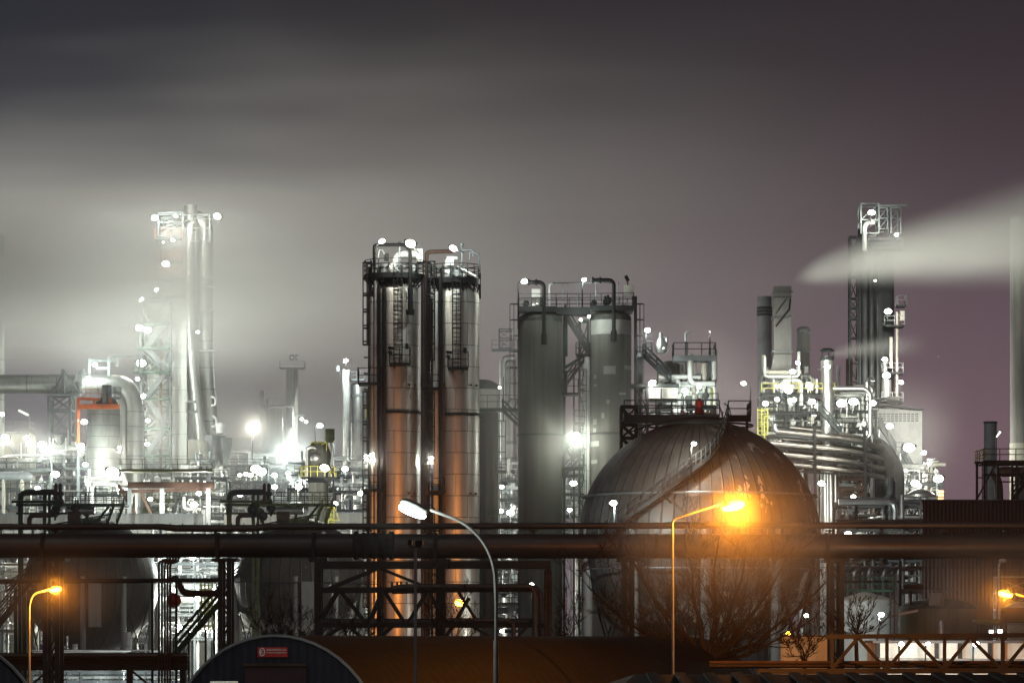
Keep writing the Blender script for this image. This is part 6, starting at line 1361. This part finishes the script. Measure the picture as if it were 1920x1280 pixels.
# ================================================================ lamps (px, py, depth, watts, head size, label, options)
L = [
# steamy tower
(290,408,612,8262,1.5,'elongated floodlight on the left arm of the steamy tower crown',dict(tilt=.45)),
(330,405,611,6426,1.4,'elongated floodlight in the middle of the steamy tower crown',dict(tilt=-.5)),
(408,405,612,8262,1.6,'elongated floodlight on the right arm of the steamy tower crown',dict(tilt=-.4)),
(324,450,612,3060,1.3,'floodlight over the upper reactor of the steamy tower',{}),
(306,454,612,360,.6,'tiny lamp left of the upper reactor on the steamy tower',{}),
(311,494,611,5508,1.8,'large warm floodlight on the middle deck of the steamy tower',{}),
(293,543,611,1050,1.2,'slanted lamp above left shoulder of the steamy tower',dict(tilt=.8)),
(265,561,611,1050,1.2,'slanted lamp left of the steamy tower shoulder',dict(tilt=.5)),
(262,614,609,9900,1.7,'left of two dazzling floodlights in the thick steam',{}),
(277,618,608,9900,1.7,'right of two dazzling floodlights in the thick steam',{}),
(371,622,610,450,.9,'round lamp between steamy tower shaft and clad riser',{}),
(265,680,609,2520,1.8,'dazzling floodlight by the stair top of the steamy tower',{}),
(258,710,609,750,1.1,'round lamp just above the silver duct elbow',{}),
(268,742,609,3600,1.6,'slanted floodlight right of the silver duct elbow',dict(tilt=.5)),
(262,795,609,2100,1.2,'lamp on the fifth stair deck of the steamy tower',{}),
(277,788,609,1500,.9,'small lamp beside a red cabinet on the steamy tower stair',{}),
(262,826,609,2100,1.3,'lamp on the fourth stair deck of the steamy tower',{}),
(276,832,609,1500,.9,'small lamp under the fourth stair deck of the steamy tower',{}),
# duct and vessel
(178,683,596,2295,1.4,'floodlight in the davit frame on the silver duct',{}),
(166,708,596,2040,1.2,'slanted lamp hanging at the silver duct davit',dict(tilt=.8)),
(158,790,580,4080,1.4,'floodlight at the upper left flank of the panelled vessel',{}),
(152,835,580,5100,1.4,'floodlight at the middle left flank of the panelled vessel',{}),
(160,870,580,5100,1.1,'floodlight at the lower left flank of the panelled vessel',{}),
(224,839,582,4250,.9,'starry lamp in the slot right of the panelled vessel',{}),
(225,877,582,2550,.7,'small lamp low in the slot right of the panelled vessel',{}),
(212,884,570,6630,2.6,'broad tilted floodlight in front of the panelled vessel',dict(tilt=-.25)),
(50,820,592,1445,1.4,'lamp on the corner of the cream house stair',dict(post=[(50,850),(50,824)])),
(78,832,592,1445,1.4,'lamp on a post right of the cream house',dict(post=[(74,870),(76,836)])),
(10,820,592,1606,1.6,'lamp at the left edge beside the cream house',{}),
(4,776,570,2550,1.1,'lamp on the white stack at the left edge',{}),
(104,888,578,5100,1.8,'bright oval lamp below the grey pylon',{}),
(71,915,570,5100,1.4,'lamp over the left green gantry scaffold',dict(post=[(71,950),(71,918)])),
(226,917,570,4250,.9,'pair lamp above the lower edge of the panelled vessel',{}),
(237,918,570,4250,.9,'lamp on the orange post beside the rusty gantry beam',{}),
(282,935,556,5950,1.2,'starry lamp under the rusty gantry beam',{}),
(373,924,556,5950,1.2,'starry lamp right below the rusty gantry beam',{}),
(364,945,580,8500,1.6,'broad lamp by the white pumps under the steamy tower',{}),
(384,905,580,5100,.9,'lamp on the white pumps right of the steamy tower',{}),
# between the spheres, below pipeline
(361,1044,520,22440,1.5,'starry lamp right under the thick pipeline between the spheres',{}),
(371,1121,520,22440,1.4,'starry lamp beside the yellow caged ladder',{}),
(327,1106,520,5950,1.1,'lamp by the orange-brown bent pipe',{}),
(403,1103,520,5100,.9,'lamp behind the left lattice support',{}),
(335,1174,522,14960,1.2,'starry lamp on a post by the dark stairway foot',dict(post=[(333,1195),(333,1178)])),
(305,1225,518,2550,.8,'small starry lamp at the foot of the thin riser pipes',{}),
(10,1075,530,16830,1.2,'lamp at the left edge below the thick pipeline',{}),
(60,1120,545,9000,1.2,'added fill lamp past the left limb of the far left sphere',{}),  # extra lamp put in to brighten the pipework behind the sphere
(650,1085,555,9000,1.2,'added fill lamp behind the truss bridge left of the steel columns',{}),  # extra lamp put in to light the gap under the pipeline
(688,1150,555,6000,1.0,'added fill lamp low behind the truss left of the steel columns',{}),  # another added lamp brightening the gap behind the truss
(432,1150,545,7000,1.0,'added fill lamp low behind the lattice support by the flaking sphere',{}),  # added to brighten the pipework beside the flaking sphere
(200,1290,430,6000,1.2,'added out-of-view lamp low among the pipework in the bottom left corner',{}),  # sits below the frame, added to light the corner pipework
# hazy middle
(475,795,690,4250,1.3,'oval lamp floating left of the stout pale column',dict(tilt=1.0,post=[(473,860),(475,800)])),
(600,797,560,5950,1.3,'lamp on a thin mast above the yellow railed vessel',dict(post=[(591,870),(591,800),(596,797)])),
(545,845,690,15300,1.7,'dazzling lamp between the hazy pale columns',{}),
(566,785,770,17000,1.0,'lamp cluster on the side deck of the far hazy column',{}),
(574,790,770,7650,.8,'small round lamp right of the far hazy column',{}),
(480,878,650,11900,2.2,'left of two broad dazzling lamps below the pale columns',{}),
(490,883,650,11900,2.2,'right of two broad dazzling lamps below the pale columns',{}),
(450,890,655,5100,1.2,'lamp low at the left end of the hazy pipe rack',{}),
(461,888,655,5100,1.1,'lamp in the row on the hazy pipe rack',{}),
(470,890,655,4250,1.0,'right end lamp of the row on the hazy pipe rack',{}),
(515,890,640,8500,1.5,'lamp at the foot of the stout pale column',{}),
(540,886,640,6800,1.4,'lamp left of the yellow railed platform',{}),
(609,876,535,7650,1.8,'broad slanted lamp at the yellow railed platform',dict(tilt=-.3)),
(647,878,585,8500,1.4,'lamp at the foot of the wide pale column',{}),
(648,676,652,6800,1.8,'long slanted lamp above the wide pale column',dict(tilt=.55)),
(450,926,525,5950,1.3,'oval lamp behind the olive gantry pipe',{}),
(676,924,560,4250,1.0,'lamp left of the lower landing of the ladder run',{}),
(630,943,520,3400,.9,'slanted lamp on the yellow ladder below the railed vessel',dict(tilt=-.7)),
(515,912,650,6800,1.3,'lamp over the rack behind the olive gantry',{}),
(560,912,620,6800,1.3,'lamp over the rack right of the olive gantry',{}),
# steel columns
(716,452,330,1300,.95,'tilted floodlight left on the left steel column top',dict(tilt=.4,post=[(703,500),(703,464),(708,458)])),
(770,456,330,1600,1.05,'tilted floodlight right on the left steel column top',dict(tilt=-.3,post=[(785,475),(778,466)])),
(850,465,330,1500,1.05,'tilted floodlight on the right steel column top',dict(tilt=-.4,post=[(870,473),(858,470)])),
(688,856,334.2,600,.85,'left lamp at the lower landing of the left steel column',dict(post=[(680,893),(680,862),(686,857)])),
(699,853,333.2,600,.9,'right lamp at the lower landing of the left steel column',{}),
(801,860,334.6,600,.85,'left lamp in the gap between both steel columns',dict(post=[(792,862),(800,861)])),
(808,857,334.2,600,.9,'right lamp in the gap between both steel columns',{}),
# concrete columns
(983,527,341,700,.7,'floodlight on the plain concrete column top beside the gooseneck pipe',dict(tilt=.2,post=[(972,578),(972,530),(978,529)])),
(1095,524,341,700,.85,'tilted floodlight on the rail between the concrete column tops',dict(tilt=.5,post=[(1092,578),(1092,530)])),
(1089,599,341,350,.55,'left of two round lamps under the bridge deck',{}),
(1104,593,341,350,.5,'right of two round lamps under the bridge deck',{}),
(1214,618,328,900,.8,'starry lamp on a post right of the patched concrete column',dict(post=[(1211,664),(1211,625)])),
(1080,816,341,2200,1.0,'starry lamp between the two concrete columns',{}),
(1222,718,326,1100,.9,'slanted lamp above the dark drum roof behind the sphere',dict(tilt=.7,post=[(1212,735),(1214,722)])),
(1310,725,325,1000,.7,'lamp among bright stub pipes behind the big sphere',{}),
(1283,731,325,1000,.8,'lamp over the white valves behind the big sphere',{}),
(1394,718,360,1600,.8,'starry lamp on a thin post over the big sphere platform end',dict(post=[(1407,775),(1407,728),(1402,720)])),
(1150,942,266,5346,.62,'starry lamp at the lower left face of the big sphere',dict(post=[(1152,990,266),(1152,948,266)])),
(1301,831,269,2106,.5,'starry lamp on a post beside the sphere stair',dict(post=[(1296,890,269),(1296,838,269)])),
(1331,622,330,120,.35,'small lamp on the mast over the high walkway',dict(post=[(1331,668),(1331,624)],tilt=-.8,glass=LD)),
(937,726,420,840,.5,'small round lamp beside the dark domed tank roof',{}),
(940,912,490,5100,1.0,'lamp above the rack behind the dark vessel',{}),
(938,957,470,5950,1.2,'left of two flaring lamps low by the plain concrete column',{}),
(957,960,470,5950,1.3,'right of two flaring lamps low by the plain concrete column',{}),
(1075,905,500,6800,1.3,'flaring lamp under the stair between the concrete columns',{}),
(1068,955,480,5100,1.0,'lamp low behind the stair between the concrete columns',{}),
(997,1095,330,700,.6,'lamp shining over the four downpipes',{}),
(941,1182,330,900,.7,'small lamp low beside the swan-neck lamp pole',{}),
(960,1060,410,4200,.9,'lamp in the pipework behind the truss bridge beam',{}),
# right complex
(1496,680,408,3960,1.0,'slanted lamp in front of the short stained stack',dict(tilt=-.5)),
(1486,696,408,3960,.8,'round lamp at the flue corner above the yellow rails',{}),
(1551,687,405,3000,1.0,'starry lamp on the silver stack',{}),
(1467,723,405,1650,1.1,'left of two lamps over the yellow deck rail',{}),
(1478,732,405,1650,1.1,'right of two lamps over the yellow deck rail',{}),
(1435,756,402,2310,1.3,'dazzling lamp at the left end of the bright deck',{}),
(1522,752,410,1980,.9,'lamp among the pipes of the yellow-railed deck',{}),
(1578,755,408,2970,1.3,'left of two lamps inside the silver goalpost pipe',{}),
(1600,752,408,2970,1.2,'right of two lamps inside the silver goalpost pipe',{}),
(1636,755,408,3000,1.0,'starry lamp just right of the silver goalpost pipe',{}),
(1634,398,514,2040,1.1,'starry lamp in the open frame at the dark tower top',{}),
(1681,440,514,2550,.9,'round lamp on the right side of the dark tower top',{}),
(1665,583,513,4250,1.2,'starry lamp half way up the dark tower',{}),
(1641,526,513,340,.35,'tiny lamp under the plume on the dark tower',{}),
(1659,673,513,4250,1.0,'upper warm lamp low on the dark tower',{}),
(1662,703,513,5950,1.5,'lower warm lamp low on the dark tower',{}),
(1689,716,513,2550,.9,'round lamp on the low right edge of the dark tower',{}),
(1668,798,456,5664,1.6,'dazzling lamp high on the white building stair',{}),
(1704,838,454,6473,1.8,'dazzling lamp at the middle landing of the white building stair',{}),
(1732,848,456,2550,.8,'small starry lamp at the white building corner',{}),
(1716,905,440,6473,1.8,'dazzling lamp below the white building stair',{}),
(1759,896,438,6000,1.4,'starry lamp at the right end of the bright works',{}),
(1600,930,405,5400,1.0,'lamp inside the dark lattice block of pipework',{}),
(1590,1000,360,3000,.8,'lamp behind the thick pipeline right of the big sphere',{}),
(1540,905,405,3000,.9,'lamp hidden at the right flank of the big sphere',{}),
(1512,1153,262,400,.5,'white lamp low beside the sphere leg',{}),
(1652,1151,262,2250,.6,'starry lamp on a post in front of the cone-roofed tank',dict(post=[(1648,1195),(1648,1158)])),
(1690,1206,184.5,500,.4,'lamp under the pump house eaves behind the low truss',{}),
(1740,1206,184.5,700,.4,'second lamp along the pump house eaves behind the low truss',{}),
(1830,1206,184.5,500,.4,'lamp at the right end of the pump house eaves',{}),
]
LT = {}
for (px, py, Y, pw, s, lb, kw) in L:
    LT[(px, py)] = lamp(px, py, Y, pw, lb, s, **kw)
# the yard lamp on the wall that glows orange
lamp(1478, 1186, 193, 260, 'small orange wall lamp over the glowing rendered wall', .3, orange=True, post=[(1464,1200,195.8),(1464,1186,195.8),(1472,1184,194)], group='orange yard lamps', off=(.2,-.35,-.25))
# ================================================================ steam
def steam(name, label, c, length, R0, grow, base, dens, aniso=.3, head=.06, tail=.25, noise=.5, nsc=.12, sq=.5, mesh_r=1.0):
    """a drifting plume: radius R0 + grow*x**sq, its lower side level, density falling smoothly to nothing at the rim"""
    m, t, pv = volume(name + '_vapour', None, aniso, (1,.985,.95))
    tc = t.node('ShaderNodeTexCoord').outputs['Object']; x, y, z = t.xyz(tc)
    f = t.m('DIVIDE', x, length)
    w_ = t.noise(t.mapping(tc, (.35,1,1)), nsc*.7, 3, .5)
    rr = t.m('ADD', R0, t.m('MULTIPLY', t.m('POWER', t.m('MAXIMUM', x, .001), sq), grow))
    zz = t.m('ADD', t.m('SUBTRACT', z, t.m('MULTIPLY', t.m('SUBTRACT', rr, R0), base)), t.m('MULTIPLY', t.m('MULTIPLY', t.m('SUBTRACT', w_, .5), rr), noise*1.3))
    q = t.m('DIVIDE', t.m('SQRT', t.m('ADD', t.m('MULTIPLY', y, y), t.m('MULTIPLY', zz, zz))), rr)
    body = t.step(q, 1.0, .0); body = t.m('MULTIPLY', body, t.m('ADD', .35, t.m('MULTIPLY', body, .65)))
    nz = t.noise(t.mapping(tc, (.14,1,1), rot=(0,-.16,0)), nsc, 4, .6)
    body = t.m('MULTIPLY', body, t.m('ADD', 1-noise, t.m('MULTIPLY', t.step(nz, .32, .68), noise*2)))
    body = t.m('MULTIPLY', body, t.m('MULTIPLY', t.step(f, 0, head), t.step(f, 1, 1-tail)))
    t.put(pv.inputs['Density'], t.m('MULTIPLY', body, t.m('DIVIDE', dens, rr)))
    b = MB(); n = 24; pts = []; rs = []
    for k in range(n+1):
        xx = length*(k/n)**1.6; r = R0 + grow*xx**sq
        pts.append(V((xx,0,(r-R0)*base))); rs.append(r*(1+noise*.5))
    b.sweep(pts, rs, 20)
    me = bpy.data.meshes.new(name); me.from_pydata(b.v, [], b.f); me.materials.append(m); me.update()
    o = bpy.data.objects.new(name, me); COL.objects.link(o); o.location = c
    return tag(o, label, 'steam', 'steam plumes', 'stuff')
steam('steam_plume', 'broad white steam plume streaming right from the square flue', P(1484,530,424), 44, .5, .82, .8, 1.8, head=.08, tail=.1, noise=.32, nsc=.16, sq=.66)
steam('steam_plume', 'thin white steam plume drifting right from the silver stack', P(1556,664,418), 13, .6, .55, .5, .35, head=.08, tail=.7, noise=.3, nsc=.4)
steam('steam_cloud', 'wide bank of glowing steam drifting over the left tower', P(-250,540,586)+V((-20,0,0)), 115, 14, .22, .2, 3.0, head=.15, tail=.45, noise=.4, nsc=.05, sq=.8)
steam('mist_halo_bank', 'low pale mist hanging around the far hazy columns', P(380,815,700)+V((-14,0,0)), 62, 29, .0, 0, 1.25, aniso=.6, head=.2, tail=.4, noise=.35, nsc=.03, sq=1)
steam('mist_halo_bank', 'bright mist among the lamps at the foot of the steamy tower', P(-60,830,590)+V((-8,0,0)), 62, 17, .0, 0, .36, aniso=.7, head=.1, tail=.4, noise=.35, nsc=.05, sq=1)
steam('mist_halo_bank', 'added thin mist giving lamps halos over the pipe decks of the right works', P(1395,800,415), 28, 9, .0, 0, .16, aniso=.75, head=.15, tail=.3, noise=.35, nsc=.1, sq=1)  # mist added so the deck lamps get a halo
steam('mist_halo_bank', 'added faint mist giving the lamps halos around the tall columns and big sphere', P(610,800,333), 46, 17, .0, 0, .2, aniso=.85, head=.2, tail=.25, noise=.3, nsc=.08, sq=1)  # added volume, makes a soft halo round the column lamps
steam('mist_halo_bank', 'added mist for the orange glare round the street lamp and large bare tree', P(1110,1010,141), 12, 5.8, .0, 0, .16, aniso=.75, head=.25, tail=.4, noise=.25, nsc=.2, sq=1)  # made-up mist standing in for the lamp's orange lens glare
steam('mist_halo_bank', 'added mist for the orange glare round the street lamp at the right edge', P(1700,1110,161), 9, 3.5, .0, 0, .09, aniso=.75, head=.25, tail=.3, noise=.25, nsc=.2, sq=1)  # made-up mist, shapes a glare halo round this lamp
steam('mist_halo_bank', 'added mist for the orange glare round the street lamp at the far left', P(-50,1110,151), 7.5, 3, .0, 0, .09, aniso=.75, head=.25, tail=.4, noise=.25, nsc=.2, sq=1)  # added mist that imitates glare round the left lamp
spot_in(LT[(1551,687)], P(1760,475,424), 80000, 46)  # extra spot added to brighten the steam plume
spot_in(LT[(1435,756)], P(1700,490,424), 80000, 45, off=(0,-1,.4))  # second added spot on the plume, far stronger than the lamp itself
